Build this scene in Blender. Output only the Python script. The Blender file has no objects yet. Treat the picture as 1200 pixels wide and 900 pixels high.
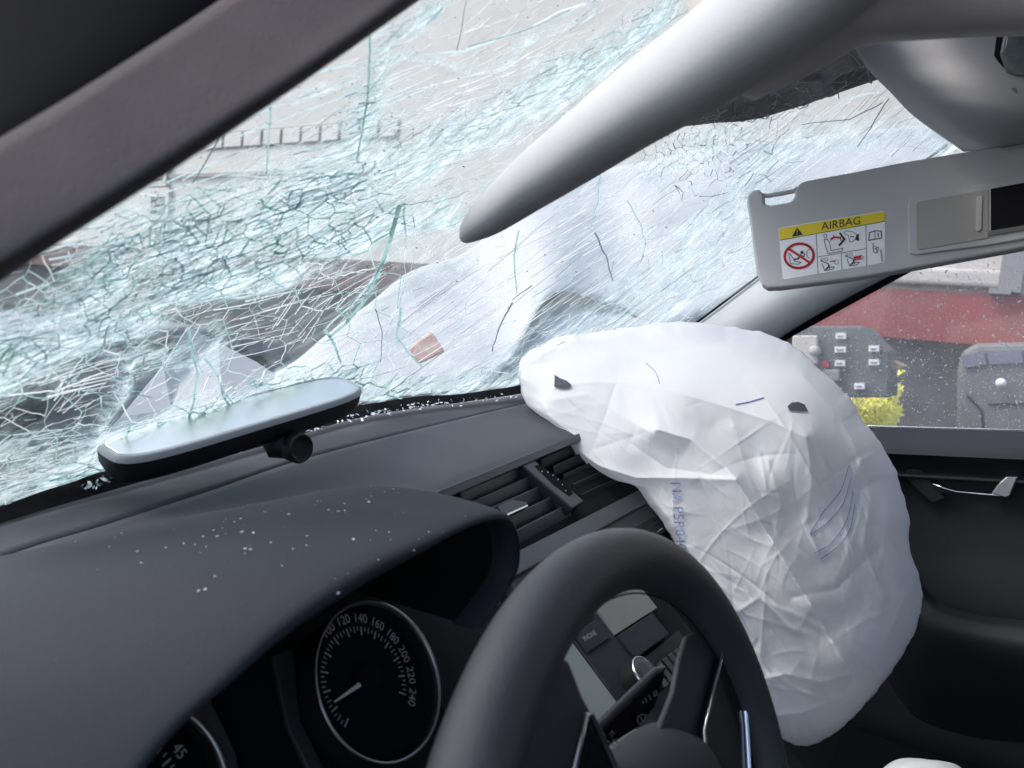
import bpy, bmesh, math, random
import numpy as np
from mathutils import Vector, Matrix, noise
from mathutils.bvhtree import BVHTree
random.seed(11)
S = bpy.context.scene
COL = S.collection

# ------------------------------------------------------------------ camera
CAM = Vector((-.368, -.121, .296))
YAW, PITCH, ROLL = math.radians(56.44), math.radians(5.11), math.radians(5.31)
FPX = 911.5
fw = Vector((math.sin(YAW)*math.cos(PITCH), math.cos(YAW)*math.cos(PITCH), -math.sin(PITCH)))
rt0 = Vector((math.cos(YAW), -math.sin(YAW), 0)); up0 = rt0.cross(fw)
rt = rt0*math.cos(ROLL) + up0*math.sin(ROLL)
up = up0*math.cos(ROLL) - rt0*math.sin(ROLL)
cd = bpy.data.cameras.new("camera"); cam = bpy.data.objects.new("camera", cd); COL.objects.link(cam)
cam.matrix_world = Matrix(((rt.x, up.x, -fw.x, CAM.x), (rt.y, up.y, -fw.y, CAM.y), (rt.z, up.z, -fw.z, CAM.z), (0, 0, 0, 1)))
cd.sensor_width = 36; cd.lens = 36*FPX/1200; cd.clip_start = .01; cd.clip_end = 500
cd.dof.use_dof = True; cd.dof.focus_distance = .95; cd.dof.aperture_fstop = 11
S.camera = cam

# ------------------------------------------------------------------ world, sun, exposure
SUN_EL, SUN_AZ = math.radians(52), math.radians(-35)      # azimuth from +Y towards +X
w = bpy.data.worlds.new("World"); S.world = w; w.use_nodes = True
nt = w.node_tree; bg = nt.nodes['Background']
sky = nt.nodes.new('ShaderNodeTexSky'); sky.sky_type = 'NISHITA'; sky.sun_disc = False
sky.sun_elevation = SUN_EL; sky.sun_rotation = SUN_AZ; sky.air_density = 1.0; sky.dust_density = 3.0; sky.ozone_density = 1.0
nt.links.new(sky.outputs[0], bg.inputs[0]); bg.inputs[1].default_value = .15
sd = bpy.data.lights.new("sun", 'SUN'); sd.energy = .75; sd.angle = math.radians(16); sd.color = (1, .965, .91)
sun = bpy.data.objects.new("sun", sd); COL.objects.link(sun)
sdir = Vector((math.sin(SUN_AZ)*math.cos(SUN_EL), math.cos(SUN_AZ)*math.cos(SUN_EL), math.sin(SUN_EL)))
sun.rotation_euler = sdir.to_track_quat('Z', 'Y').to_euler(); sun.location = (0, 0, 20)
S.view_settings.view_transform = 'Standard'; S.view_settings.look = 'None'; S.view_settings.gamma = 1
S.view_settings.exposure = 1.40
S.cycles.max_bounces = 8; S.cycles.transparent_max_bounces = 16

# ------------------------------------------------------------------ geometry helpers
def ray(px, py): return fw + rt*((px-600)/FPX) + up*((450-py)/FPX)
def D(px, py, d): return CAM + ray(px, py)*d
def PL(px, py, p0, n):
    r = ray(px, py); return CAM + r*((Vector(p0)-CAM).dot(n)/r.dot(n))
def Xp(px, py, x): return PL(px, py, (x, 0, 0), Vector((1, 0, 0)))
def Yp(px, py, y): return PL(px, py, (0, y, 0), Vector((0, 1, 0)))
def Zp(px, py, z): return PL(px, py, (0, 0, z), Vector((0, 0, 1)))
def pix(p):
    q = Vector(p)-CAM; z = q.dot(fw); return 600+FPX*q.dot(rt)/z, 450-FPX*q.dot(up)/z
def lerp(a, b, t): return a+(b-a)*t

def tag(o, label=None, cat=None, group=None, kind=None):
    if label: o['label'] = label
    if cat: o['category'] = cat
    if group: o['group'] = group
    if kind: o['kind'] = kind
    return o
def thing(name, label, cat, loc=(0, 0, 0), group=None):
    o = bpy.data.objects.new(name, None); COL.objects.link(o); o.location = loc; o.empty_display_size = .05
    return tag(o, label, cat, group)
def root_of(o):
    v = Vector((0, 0, 0))
    while o is not None: v += o.location; o = o.parent
    return v
def obj(name, verts, faces, m, parent=None, smooth=False, label=None, kind=None):
    off = root_of(parent) if parent is not None else Vector((0, 0, 0))
    me = bpy.data.meshes.new(name)
    me.from_pydata([tuple(Vector(v)-off) for v in verts], [], faces); me.update()
    for mm in (m if isinstance(m, (list, tuple)) else [m]): me.materials.append(mm)
    if smooth: me.polygons.foreach_set('use_smooth', [True]*len(me.polygons))
    o = bpy.data.objects.new(name, me); COL.objects.link(o)
    if parent is not None: o.parent = parent
    if label: o['label'] = label
    if kind: o['kind'] = kind
    return o
class MB:
    def __init__(s): s.v = []; s.f = []
    def quad(s, a, b, c, d):
        n = len(s.v); s.v += [a, b, c, d]; s.f.append((n, n+1, n+2, n+3))
    def poly(s, pts):
        n = len(s.v); s.v += list(pts); s.f.append(tuple(range(n, n+len(pts))))
    def prism(s, pts, ext):
        n = len(s.v); k = len(pts); s.v += [Vector(p) for p in pts] + [Vector(p)+Vector(ext) for p in pts]
        s.f.append(tuple(range(n+k-1, n-1, -1))); s.f.append(tuple(range(n+k, n+2*k)))
        for i in range(k): j = (i+1) % k; s.f.append((n+i, n+j, n+k+j, n+k+i))
    def box(s, o, a, b, c):
        o, a, b, c = Vector(o), Vector(a), Vector(b), Vector(c); s.prism([o, o+a, o+a+b, o+b], c)
    def tube(s, pts, r, seg=10, cap=True, flat=None):
        pts = [Vector(p) for p in pts]; n0 = len(s.v); N = len(pts)
        t = (pts[1]-pts[0]).normalized(); u = t.orthogonal().normalized() if flat is None else (Vector(flat)-t*Vector(flat).dot(t)).normalized()
        for i, p in enumerate(pts):
            t = (pts[min(i+1, N-1)]-pts[max(i-1, 0)]).normalized()
            u = (u-t*u.dot(t)).normalized(); v = t.cross(u)
            ri = r[i] if isinstance(r, (list, tuple)) else r
            ru, rv = ri if isinstance(ri, tuple) else (ri, ri)
            for k in range(seg):
                a = 2*math.pi*k/seg; s.v.append(p+u*(ru*math.cos(a))+v*(rv*math.sin(a)))
        for i in range(N-1):
            for k in range(seg):
                k2 = (k+1) % seg; s.f.append((n0+i*seg+k, n0+i*seg+k2, n0+(i+1)*seg+k2, n0+(i+1)*seg+k))
        if cap:
            s.f.append(tuple(n0+k for k in range(seg-1, -1, -1))); s.f.append(tuple(n0+(N-1)*seg+k for k in range(seg)))
    def lathe(s, c, ax, prof, seg=40):
        c = Vector(c); ax = Vector(ax).normalized(); u = ax.orthogonal().normalized(); v = ax.cross(u); n0 = len(s.v)
        for (h, r) in prof:
            for k in range(seg):
                a = 2*math.pi*k/seg; s.v.append(c+ax*h+(u*math.cos(a)+v*math.sin(a))*max(r, 1e-5))
        for i in range(len(prof)-1):
            for k in range(seg):
                k2 = (k+1) % seg; s.f.append((n0+i*seg+k, n0+i*seg+k2, n0+(i+1)*seg+k2, n0+(i+1)*seg+k))
    def build(s, name, m, parent=None, smooth=False, **k): return obj(name, s.v, s.f, m, parent, smooth, **k)
def bevel(o, wd=.002, seg=2):
    b = o.modifiers.new('bevel', 'BEVEL'); b.width = wd; b.segments = seg; b.limit_method = 'ANGLE'; b.angle_limit = .6; return o
def solid(o, th, off=-1):
    b = o.modifiers.new('solid', 'SOLIDIFY'); b.thickness = th; b.offset = off; return o
def catmull(pts, n):
    P = [Vector(p) for p in pts]; P = [P[0]*2-P[1]]+P+[P[-1]*2-P[-2]]; out = []; m = len(P)-3
    for i in range(n+1):
        t = i*m/n; k = min(int(t), m-1); t -= k; a, b, c, d = P[k:k+4]
        out.append(.5*((2*b)+(c-a)*t+(2*a-5*b+4*c-d)*t*t+(3*b-a-3*c+d)*t**3))
    return out
def patch_pts(rows, nu, nv):
    rr = [catmull(r, nu) for r in rows]; cols = [catmull([r[i] for r in rr], nv) for i in range(nu+1)]
    V = [cols[i][j] for j in range(nv+1) for i in range(nu+1)]
    F = [(j*(nu+1)+i, j*(nu+1)+i+1, (j+1)*(nu+1)+i+1, (j+1)*(nu+1)+i) for j in range(nv) for i in range(nu)]
    return V, F
def patch(name, rows, nu, nv, m, parent=None, smooth=True, **k):
    V, F = patch_pts(rows, nu, nv); return obj(name, V, F, m, parent, smooth, **k)

# ------------------------------------------------------------------ materials
def mat(name, col, rough=.6, metal=0, bump=0, bscale=400, var=0, vscale=8, spec=.5, coat=0, trans=0, dust=0, dscale=900, sheen=0):
    m = bpy.data.materials.new(name); m.use_nodes = True; t = m.node_tree; b = t.nodes['Principled BSDF']
    b.inputs['Base Color'].default_value = (*col, 1); b.inputs['Roughness'].default_value = rough; b.inputs['Metallic'].default_value = metal
    b.inputs['Specular IOR Level'].default_value = spec; b.inputs['Coat Weight'].default_value = coat
    tc = t.nodes.new('ShaderNodeTexCoord'); src = None
    if var:
        n = t.nodes.new('ShaderNodeTexNoise'); n.inputs['Scale'].default_value = vscale; n.inputs['Detail'].default_value = 8; n.inputs['Roughness'].default_value = .65
        t.links.new(tc.outputs['Object'], n.inputs['Vector'])
        r = t.nodes.new('ShaderNodeValToRGB'); r.color_ramp.elements[0].position = .3; r.color_ramp.elements[1].position = .7
        r.color_ramp.elements[0].color = (*[c*(1-var) for c in col], 1); r.color_ramp.elements[1].color = (*[min(1, c*(1+var)) for c in col], 1)
        t.links.new(n.outputs[0], r.inputs[0]); t.links.new(r.outputs[0], b.inputs['Base Color']); src = r.outputs[0]
        mr = t.nodes.new('ShaderNodeMapRange'); mr.inputs[3].default_value = rough*.88; mr.inputs[4].default_value = min(1, rough*1.1)
        t.links.new(n.outputs[0], mr.inputs[0]); t.links.new(mr.outputs[0], b.inputs['Roughness'])
    if dust:
        n = t.nodes.new('ShaderNodeTexNoise'); n.inputs['Scale'].default_value = dscale; n.inputs['Detail'].default_value = 2
        t.links.new(tc.outputs['Object'], n.inputs['Vector'])
        r = t.nodes.new('ShaderNodeValToRGB'); r.color_ramp.elements[0].position = .68; r.color_ramp.elements[1].position = .78
        t.links.new(n.outputs[0], r.inputs[0])
        mx = t.nodes.new('ShaderNodeMix'); mx.data_type = 'RGBA'; mx.inputs['B'].default_value = (dust, dust, dust, 1)
        if src: t.links.new(src, mx.inputs['A'])
        else: mx.inputs['A'].default_value = (*col, 1)
        t.links.new(r.outputs[0], mx.inputs['Factor']); t.links.new(mx.outputs['Result'], b.inputs['Base Color'])
    if bump:
        n = t.nodes.new('ShaderNodeTexNoise'); n.inputs['Scale'].default_value = bscale; n.inputs['Detail'].default_value = 3
        t.links.new(tc.outputs['Object'], n.inputs['Vector'])
        bp = t.nodes.new('ShaderNodeBump'); bp.inputs['Strength'].default_value = bump; bp.inputs['Distance'].default_value = .001
        t.links.new(n.outputs[0], bp.inputs['Height']); t.links.new(bp.outputs[0], b.inputs['Normal'])
    return m
M = {}
M['dash'] = mat('dash_plastic', (.037, .038, .048), .58, bump=.35, bscale=1500, var=.10, vscale=5, dust=.16, dscale=700)
M['cowl'] = mat('cowl_plastic', (.020, .0225, .031), .7, spec=.3, bump=.7, bscale=1300, var=.12, vscale=4, dust=.07, dscale=900)
M['black'] = mat('black_plastic', (.011, .011, .013), .5, spec=.3, bump=.2, bscale=1200, var=.15)
M['deep'] = mat('dark_trim', (.009, .009, .010), .85, spec=.15, var=.2)
M['slat'] = mat('slat_plastic', (.034, .036, .042), .42, bump=.15, bscale=1500, var=.1)
M['gloss'] = mat('gloss_black', (.01, .01, .012), .12, var=.1)
M['leather'] = mat('wheel_leather', (.038, .0385, .043), .48, bump=.45, bscale=800, var=.12, vscale=20)
M['hubm'] = mat('hub_plastic', (.034, .035, .041), .62, bump=.35, bscale=900, var=.1)
M['door'] = mat('door_plastic', (.013, .0135, .0165), .6, spec=.35, bump=.3, bscale=900, var=.15, vscale=6)
M['sill'] = mat('sill_plastic', (.026, .029, .038), .7, spec=.25, bump=.3, bscale=900, var=.1)
M['chrome'] = mat('chrome', (.72, .72, .74), .18, 1, var=.06, vscale=60)
M['ring'] = mat('gauge_ring', (.42, .42, .43), .32, 1, var=.1, vscale=60)
M['liner'] = mat('headliner', (.44, .43, .44), .9, bump=.5, bscale=900, var=.05, vscale=30)
M['visor'] = mat('visor_vinyl', (.49, .487, .497), .95, spec=.05, bump=.2, bscale=800, var=.04, vscale=20)
M['roof_cloth'] = mat('roof_cloth', (.56, .52, .50), .95, bump=.5, bscale=900, var=.08, vscale=30)
M['pillar'] = mat('pillar_plastic', (.35, .37, .39), .65, bump=.2, bscale=900, var=.04)
M['taupe'] = mat('pillar_cloth', (.092, .080, .084), .95, spec=.1, bump=.4, bscale=700, var=.08, vscale=40)
M['seal'] = mat('rubber_seal', (.008, .008, .0095), .9, spec=.08, var=.2)
M['console'] = mat('console_plastic', (.37, .375, .39), .9, spec=.12, bump=.25, bscale=900, var=.04)
M['lens'] = mat('lamp_lens', (.13, .16, .16), .08, var=.3, vscale=60)
M['screen'] = mat('radio_screen', (.20, .235, .23), .25, var=.04)
M['decor'] = mat('decor_panel', (.17, .165, .15), .35, var=.1, vscale=12)
M['ink'] = mat('black_ink', (.02, .02, .022), .6)
M['grey_ink'] = mat('grey_ink', (.32, .32, .33), .5)
M['num'] = mat('dial_number', (.46, .46, .47), .5)
M['needle'] = mat('needle_white', (.62, .62, .60), .5)
M['red'] = mat('red_ink', (.50, .02, .03), .6)
M['yellow'] = mat('yellow_ink', (.78, .60, .03), .6, var=.03)
M['paper'] = mat('white_label', (.84, .85, .88), .55, var=.02)
M['joint'] = mat('wall_joint', (.30, .285, .27), .9)
M['wall'] = mat('cream_render', (.53, .505, .475), .9, bump=.5, bscale=30, var=.07, vscale=3)
M['redband'] = mat('red_board', (.26, .040, .034), .6, var=.35, vscale=.6)
M['orange'] = mat('reflection_orange', (.60, .33, .27), .5, var=.15, vscale=2)  # reflected orange light put into a base colour
M['gravel'] = mat('dark_base', (.075, .075, .08), .9, var=.3, vscale=2)
M['ground'] = mat('asphalt_ground', (.06, .06, .062), .9, bump=.6, bscale=20, var=.3, vscale=.6)
M['cab'] = mat('cabinet_grey', (.10, .115, .12), .6, var=.1, vscale=6)
M['tanw'] = mat('tan_wood', (.36, .27, .19), .8, var=.2)
M['leaf'] = mat('yellow_leaf', (.88, .84, .16), .6, var=.3, vscale=30)
M['winglass'] = mat('window_glass', (.045, .05, .07), .1, var=.2, vscale=3)
M['van'] = mat('van_grey', (.14, .14, .15), .5, var=.15, vscale=3)
M['vanwin'] = mat('van_window', (.16, .18, .25), .2, var=.15, vscale=3)
M['bonnet'] = mat('white_paint', (.40, .395, .40), .6, var=.06, vscale=6)
M['mid_grey'] = mat('matt_grey', (.25, .25, .27), .8)  # even grey shared by pilaster, bracket, cabinet parts and specks
M['crumb'] = mat('glass_crumb', (.80, .82, .84), .25, var=.05)
M['frit'] = mat('frit_black', (.20, .195, .20), .55, var=.2, vscale=50)

def fabric():
    m = mat('airbag_fabric', (.89, .885, .90), .75, bump=.25, bscale=1700, var=.03, vscale=14)
    t = m.node_tree; b = t.nodes['Principled BSDF']; out = t.nodes['Material Output']
    tl = t.nodes.new('ShaderNodeBsdfTranslucent'); tl.inputs[0].default_value = (.86, .86, .88, 1)
    mx = t.nodes.new('ShaderNodeMixShader'); mx.inputs[0].default_value = .42
    t.links.new(b.outputs[0], mx.inputs[1]); t.links.new(tl.outputs[0], mx.inputs[2]); t.links.new(mx.outputs[0], out.inputs[0]); return m
M['bag'] = fabric()
M['bagink'] = mat('blue_stamp', (.30, .33, .56), .8, var=.25, vscale=300)
M['thread'] = mat('blue_thread', (.16, .22, .42), .8)
M['hole'] = mat('vent_hole_dark', (.055, .055, .075), .9)
def glint(name, col, emi=0, tr=.5, rough=.3):
    m = bpy.data.materials.new(name); m.use_nodes = True; t = m.node_tree; t.nodes.clear()
    o = t.nodes.new('ShaderNodeOutputMaterial'); d = t.nodes.new('ShaderNodeBsdfDiffuse'); tl = t.nodes.new('ShaderNodeBsdfTranslucent'); g = t.nodes.new('ShaderNodeBsdfGlossy')
    d.inputs[0].default_value = tl.inputs[0].default_value = (*col, 1); g.inputs['Roughness'].default_value = rough
    m1 = t.nodes.new('ShaderNodeMixShader'); m1.inputs[0].default_value = tr; m2 = t.nodes.new('ShaderNodeMixShader'); m2.inputs[0].default_value = .12
    t.links.new(d.outputs[0], m1.inputs[1]); t.links.new(tl.outputs[0], m1.inputs[2]); t.links.new(m1.outputs[0], m2.inputs[1]); t.links.new(g.outputs[0], m2.inputs[2]); t.links.new(m2.outputs[0], o.inputs[0])
    return m
M['gl_white'] = glint('crack_glint', (.78, .80, .82), tr=.6)
M['gl_pale'] = glint('crack_pale_blue', (.56, .69, .72), tr=.6)
M['gl_teal'] = glint('crack_teal', (.34, .53, .50), tr=.6)
M['gl_dark'] = glint('crack_dark', (.16, .21, .22), tr=.4)

def glass_windscreen():
    m = bpy.data.materials.new('shattered_glass'); m.use_nodes = True; t = m.node_tree; t.nodes.clear(); L = t.links.new
    o = t.nodes.new('ShaderNodeOutputMaterial'); tr = t.nodes.new('ShaderNodeBsdfTransparent'); tr.inputs[0].default_value = (.93, .96, .95, 1)
    gl = t.nodes.new('ShaderNodeBsdfGlossy'); gl.inputs['Roughness'].default_value = .05
    fr = t.nodes.new('ShaderNodeFresnel'); fr.inputs[0].default_value = 1.25
    d = t.nodes.new('ShaderNodeBsdfDiffuse'); tl = t.nodes.new('ShaderNodeBsdfTranslucent')
    at = t.nodes.new('ShaderNodeAttribute'); at.attribute_name = 'crush'
    uv = t.nodes.new('ShaderNodeAttribute'); uv.attribute_name = 'streak'
    def nz(sc, vec, det=4, rough=.7):
        mp = t.nodes.new('ShaderNodeMapping'); mp.inputs['Scale'].default_value = vec; L(uv.outputs['Vector'], mp.inputs[0])
        n = t.nodes.new('ShaderNodeTexNoise'); n.inputs['Scale'].default_value = sc; n.inputs['Detail'].default_value = det; n.inputs['Roughness'].default_value = rough; L(mp.outputs[0], n.inputs['Vector']); return n.outputs[0]
    def mth(op, a, b=None, c=None):
        n = t.nodes.new('ShaderNodeMath'); n.operation = op
        for i, x in enumerate((a, b, c)):
            if x is None: continue
            if isinstance(x, (int, float)): n.inputs[i].default_value = x
            else: L(x, n.inputs[i])
        return n.outputs[0]
    mpv = t.nodes.new('ShaderNodeMapping'); mpv.inputs['Scale'].default_value = (3.0, 9.0, 1); L(uv.outputs['Vector'], mpv.inputs[0])
    vor = t.nodes.new('ShaderNodeTexVoronoi'); vor.inputs['Scale'].default_value = 1; L(mpv.outputs[0], vor.inputs['Vector'])
    sv = t.nodes.new('ShaderNodeSeparateColor'); L(vor.outputs['Color'], sv.inputs[0]); cellv = sv.outputs[0]
    s1 = nz(1, (1.6, 16, 1)); s2 = nz(1, (5, 5, 1)); s3 = nz(1, (5, 60, 1), 2)
    def ramp(x, a, b):
        n = t.nodes.new('ShaderNodeMapRange'); n.inputs[1].default_value = a; n.inputs[2].default_value = b; n.clamp = True; L(x, n.inputs[0]); return n.outputs[0]
    st = mth('ADD', mth('MULTIPLY', ramp(s1, .38, .62), .55), mth('MULTIPLY', ramp(s3, .45, .68), .45))
    k = mth('ADD', mth('MULTIPLY', at.outputs['Fac'], mth('ADD', mth('MULTIPLY', st, 1.35), mth('MULTIPLY', ramp(s2, .35, .65), .45))), mth('MULTIPLY', ramp(s3, .60, .75), .10))
    k = mth('MULTIPLY', k, mth('ADD', mth('MULTIPLY', cellv, .75), .66)); k = mth('MINIMUM', mth('ADD', mth('MULTIPLY', k, 1.12), .04), .95)
    r = t.nodes.new('ShaderNodeValToRGB'); r.color_ramp.elements[0].color = (.27, .44, .43, 1); r.color_ramp.elements[1].color = (.70, .80, .83, 1)
    r.color_ramp.elements[0].position = .25; r.color_ramp.elements[1].position = .75
    L(mth('ADD', mth('MULTIPLY', s2, .5), mth('MULTIPLY', s1, .5)), r.inputs[0]); 
    for e in (r.color_ramp.elements[0],): e.position = .38
    r.color_ramp.elements[1].position = .62
    L(r.outputs[0], d.inputs[0]); L(r.outputs[0], tl.inputs[0])
    m1 = t.nodes.new('ShaderNodeMixShader'); m1.inputs[0].default_value = .6; L(d.outputs[0], m1.inputs[1]); L(tl.outputs[0], m1.inputs[2])
    m2 = t.nodes.new('ShaderNodeMixShader'); L(fr.outputs[0], m2.inputs[0]); L(tr.outputs[0], m2.inputs[1]); L(gl.outputs[0], m2.inputs[2])
    m3 = t.nodes.new('ShaderNodeMixShader'); L(k, m3.inputs[0]); L(m2.outputs[0], m3.inputs[1]); L(m1.outputs[0], m3.inputs[2]); L(m3.outputs[0], o.inputs[0])
    return m
M['wsglass'] = glass_windscreen()
def glass_dusty(name, base=.05, amp=.5):
    m = bpy.data.materials.new(name); m.use_nodes = True; t = m.node_tree; t.nodes.clear(); L = t.links.new
    o = t.nodes.new('ShaderNodeOutputMaterial'); tr = t.nodes.new('ShaderNodeBsdfTransparent'); tr.inputs[0].default_value = (.93, .94, .94, 1)
    tl = t.nodes.new('ShaderNodeBsdfTranslucent'); tl.inputs[0].default_value = (.72, .70, .68, 1); tc = t.nodes.new('ShaderNodeTexCoord')
    gl = t.nodes.new('ShaderNodeBsdfGlossy'); gl.inputs['Roughness'].default_value = .03
    n = t.nodes.new('ShaderNodeTexNoise'); n.inputs['Scale'].default_value = 6; n.inputs['Detail'].default_value = 10; n.inputs['Roughness'].default_value = .8; L(tc.outputs['Object'], n.inputs['Vector'])
    r = t.nodes.new('ShaderNodeMapRange'); r.inputs[1].default_value = .35; r.inputs[2].default_value = .8; r.inputs[3].default_value = base; r.inputs[4].default_value = amp; L(n.outputs[0], r.inputs[0])
    m1 = t.nodes.new('ShaderNodeMixShader'); L(r.outputs[0], m1.inputs[0]); L(tr.outputs[0], m1.inputs[1]); L(tl.outputs[0], m1.inputs[2])
    m2 = t.nodes.new('ShaderNodeMixShader'); m2.inputs[0].default_value = .05; L(m1.outputs[0], m2.inputs[1]); L(gl.outputs[0], m2.inputs[2]); L(m2.outputs[0], o.inputs[0]); return m
M['sideglass'] = glass_dusty('dusty_glass', .13, .52)
def mirror_mat():
    m = mat('mirror_surface', (.70, .71, .66), .34, 1, var=.02); return m
M['mirror'] = mirror_mat()

# ------------------------------------------------------------------ text helper (font curve -> mesh laid into a frame)
def text_mesh(s, size=1.0):
    cu = bpy.data.curves.new('t', 'FONT'); cu.body = s; cu.size = size; cu.align_x = 'CENTER'; cu.align_y = 'CENTER'; cu.resolution_u = 3
    o = bpy.data.objects.new('t', cu); COL.objects.link(o); dg = bpy.context.evaluated_depsgraph_get()
    me = bpy.data.meshes.new_from_object(o.evaluated_get(dg)); V = [v.co.copy() for v in me.vertices]; F = [tuple(p.vertices) for p in me.polygons]
    bpy.data.objects.remove(o); bpy.data.curves.remove(cu); bpy.data.meshes.remove(me); return V, F
def text_obj(name, s, size, fn, m, parent, bold=0):
    V, F = text_mesh(s, size); out = [fn(v.x, v.y) for v in V]
    return obj(name, out, F, m, parent)

# ================================================================== GROUND AND OUTSIDE
GZ = -.95
g = MB(); g.quad(Vector((-60, -60, GZ)), Vector((60, -60, GZ)), Vector((60, 60, GZ)), Vector((-60, 60, GZ)))
tag(g.build('ground', M['ground']), kind='structure')

XW = 8.5
bld = thing('building', 'cream rendered building with a dark red band, seen through the car glass', 'building', (XW, 4, GZ))
def wz(px, py, x=XW): return Xp(px, py, x)
zr0, zr1 = wz(1120, 402).z, wz(1120, 343).z
m_ = MB(); m_.box((XW, -14, zr1), (0, 60, 0), (0, 0, 5.6), (.4, 0, 0)); m_.build('wall', M['wall'], bld)
m_ = MB(); m_.box((XW-.10, -14, zr0), (0, 18.5, 0), (0, 0, zr1-zr0), (.5, 0, 0)); m_.build('red_band', M['redband'], bld)
m_ = MB(); m_.box((XW-.10, 4.52, zr0), (0, 41.4, 0), (0, 0, zr1-zr0), (.5, 0, 0)); m_.build('brown_band', mat('brown_board', (.105, .05, .052), .7, var=.3, vscale=.6), bld)
m_ = MB(); m_.box((XW+.05, -14, GZ), (0, 60, 0), (0, 0, zr0-GZ), (.3, 0, 0)); m_.build('plinth', M['gravel'], bld)
# rounded cream panel and pilaster seen above the red band
a, b = wz(1178, 338, XW-.16), wz(960, 308, XW-.16)
m_ = MB(); m_.box((XW-.16, a.y, a.z), (0, b.y-a.y, 0), (0, 0, b.z-a.z), (.157, 0, 0)); bevel(m_.build('wall_panel', M['wall'], bld), .04, 3)
a, b = wz(1196, 343, XW-.22), wz(1182, 250, XW-.22)
m_ = MB(); m_.box((XW-.22, a.y, a.z), (0, b.y-a.y, 0), (0, 0, 1.4), (.215, 0, 0)); m_.build('pilaster', M['mid_grey'], bld)
m_ = MB(); p = wz(1182, 341, XW-.24); m_.box((XW-.24, p.y-.02, p.z-.03), (0, .18, 0), (0, 0, .05), (.23, 0, 0)); m_.build('bracket', M['mid_grey'], bld)
# row of square panels
t0 = wz(190, 152); 
for i in range(14):
    xa = 150+i*22.7
    c0, c1 = wz(xa+1.2, 152.5), wz(xa+21.5, 172.5)
    # recessed joint drawn by a thin dark surround with the panel proud of it
    ctr = (c0+c1)/2; hy = (c0.y-c1.y)/2; hz = (c0.z-c1.z)/2; ctr.z = (wz(300, 152.5).z+wz(300, 172.5).z)/2
    if i == 0: zc, hz0 = ctr.z, (wz(300, 152.5).z-wz(300, 172.5).z)/2
    s_ = MB(); s_.box((XW-.012, ctr.y-hy-.005, zc-hz0-.005), (0, 2*hy+.01, 0), (0, 0, 2*hz0+.01), (.010, 0, 0)); 
    pn = MB(); pn.box((XW-.042, ctr.y-hy+.02, zc-hz0+.02), (0, 2*hy-.04, 0), (0, 0, 2*hz0-.04), (.029, 0, 0)); q = bevel(pn.build('square_panel', M['wall'], bld), .015)
    s_.build('panel_surround', M['joint'], q); q.children[0].location = -q.location
a, b = wz(120, 205), wz(345, 205)
m_ = MB(); m_.box((XW-.05, b.y, wz(300, 206).z), (0, a.y-b.y, 0), (0, 0, .07), (.047, 0, 0)); m_.build('ledge', M['joint'], bld)
for (x0, y0, x1, y1) in ((175, 191, 194, 213), (178, 231, 196, 252), (183, 272, 195, 282)):
    a, b = wz(x0, y1, XW-.05), wz(x1, y0, XW-.05); y_lo, y_hi = min(a.y, b.y), max(a.y, b.y); z_lo, z_hi = min(a.z, b.z), max(a.z, b.z)
    m_ = MB()
    e = .10
    for (o_, s1_, s2_) in (((XW-.09, y_lo-e, z_lo-e), (0, y_hi-y_lo+2*e, 0), (0, 0, e)), ((XW-.09, y_lo-e, z_hi), (0, y_hi-y_lo+2*e, 0), (0, 0, e*1.8)), ((XW-.09, y_lo-e, z_lo+.002), (0, e, 0), (0, 0, z_hi-z_lo-.004)), ((XW-.09, y_hi, z_lo+.002), (0, e, 0), (0, 0, z_hi-z_lo-.004))):
        m_.box(o_, s1_, s2_, (.088, 0, 0))
    f_ = m_.build('window', M['wall'], bld)
    n_ = MB(); n_.box((XW-.03, y_lo, z_lo), (0, y_hi-y_lo, 0), (0, 0, z_hi-z_lo), (.027, 0, 0)); n_.build('pane', M['winglass'], f_)

# control cabinet with labels
XC = 4.2
cab = thing('control_cabinet', 'dark grey cabinet with rows of small white labels behind the dusty side window', 'cabinet', (XC, 0, GZ))
def onx(pts, x): return [Xp(px, py, x) for px, py in pts]
m_ = MB(); m_.prism(onx([(948, 382), (1012, 382), (1028, 400), (1041, 412), (1041, 466), (900, 466), (900, 392), (930, 392), (930, 382)], XC), (.35, 0, 0)); bevel(m_.build('body', M['cab'], cab), .01)
for (x0, y0, x1, y1) in ((979, 390, 991, 397), (978, 406, 991, 413), (978, 422, 990, 429), (1018, 405, 1030, 412), (1018, 421, 1030, 428), (1001, 449, 1013, 456)):
    m_ = MB(); pts = onx([(x0, y0), (x1, y0), (x1, y1), (x0, y1)], XC-.03); m_.prism(pts, (.028, 0, 0)); lb = m_.build('label_plate', M['paper'], cab)
    m_ = MB(); pts = onx([(x0+2, y0+3), (x1-3, y0+3), (x1-3, y0+4.5), (x0+2, y0+4.5)], XC-.034); m_.prism(pts, (.003, 0, 0)); m_.build('text_line', M['mid_grey'], lb)
for pl in ([(928, 393), (958, 393), (958, 427), (928, 427)], [(963, 433), (984, 433), (984, 447), (963, 447)]):
    m_ = MB(); m_.prism(onx(pl, XC-.035), (.033, 0, 0)); bevel(m_.build('panel', M['mid_grey'] if pl[0][0] > 940 else M['wall'], cab), .01)
m_ = MB(); c_ = Xp(954, 411, XC-.07); m_.lathe(c_, (-1, 0, 0), [(-.05, 0), (-.05, .028), (0, .028), (.01, .02), (.012, 0)], 16); m_.build('knob', M['wall'], cab, True)
m_ = MB(); m_.prism(onx([(963, 423), (971, 423), (971, 430), (963, 430)], XC-.03), (.027, 0, 0)); m_.build('red_tag', M['red'], cab)
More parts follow.
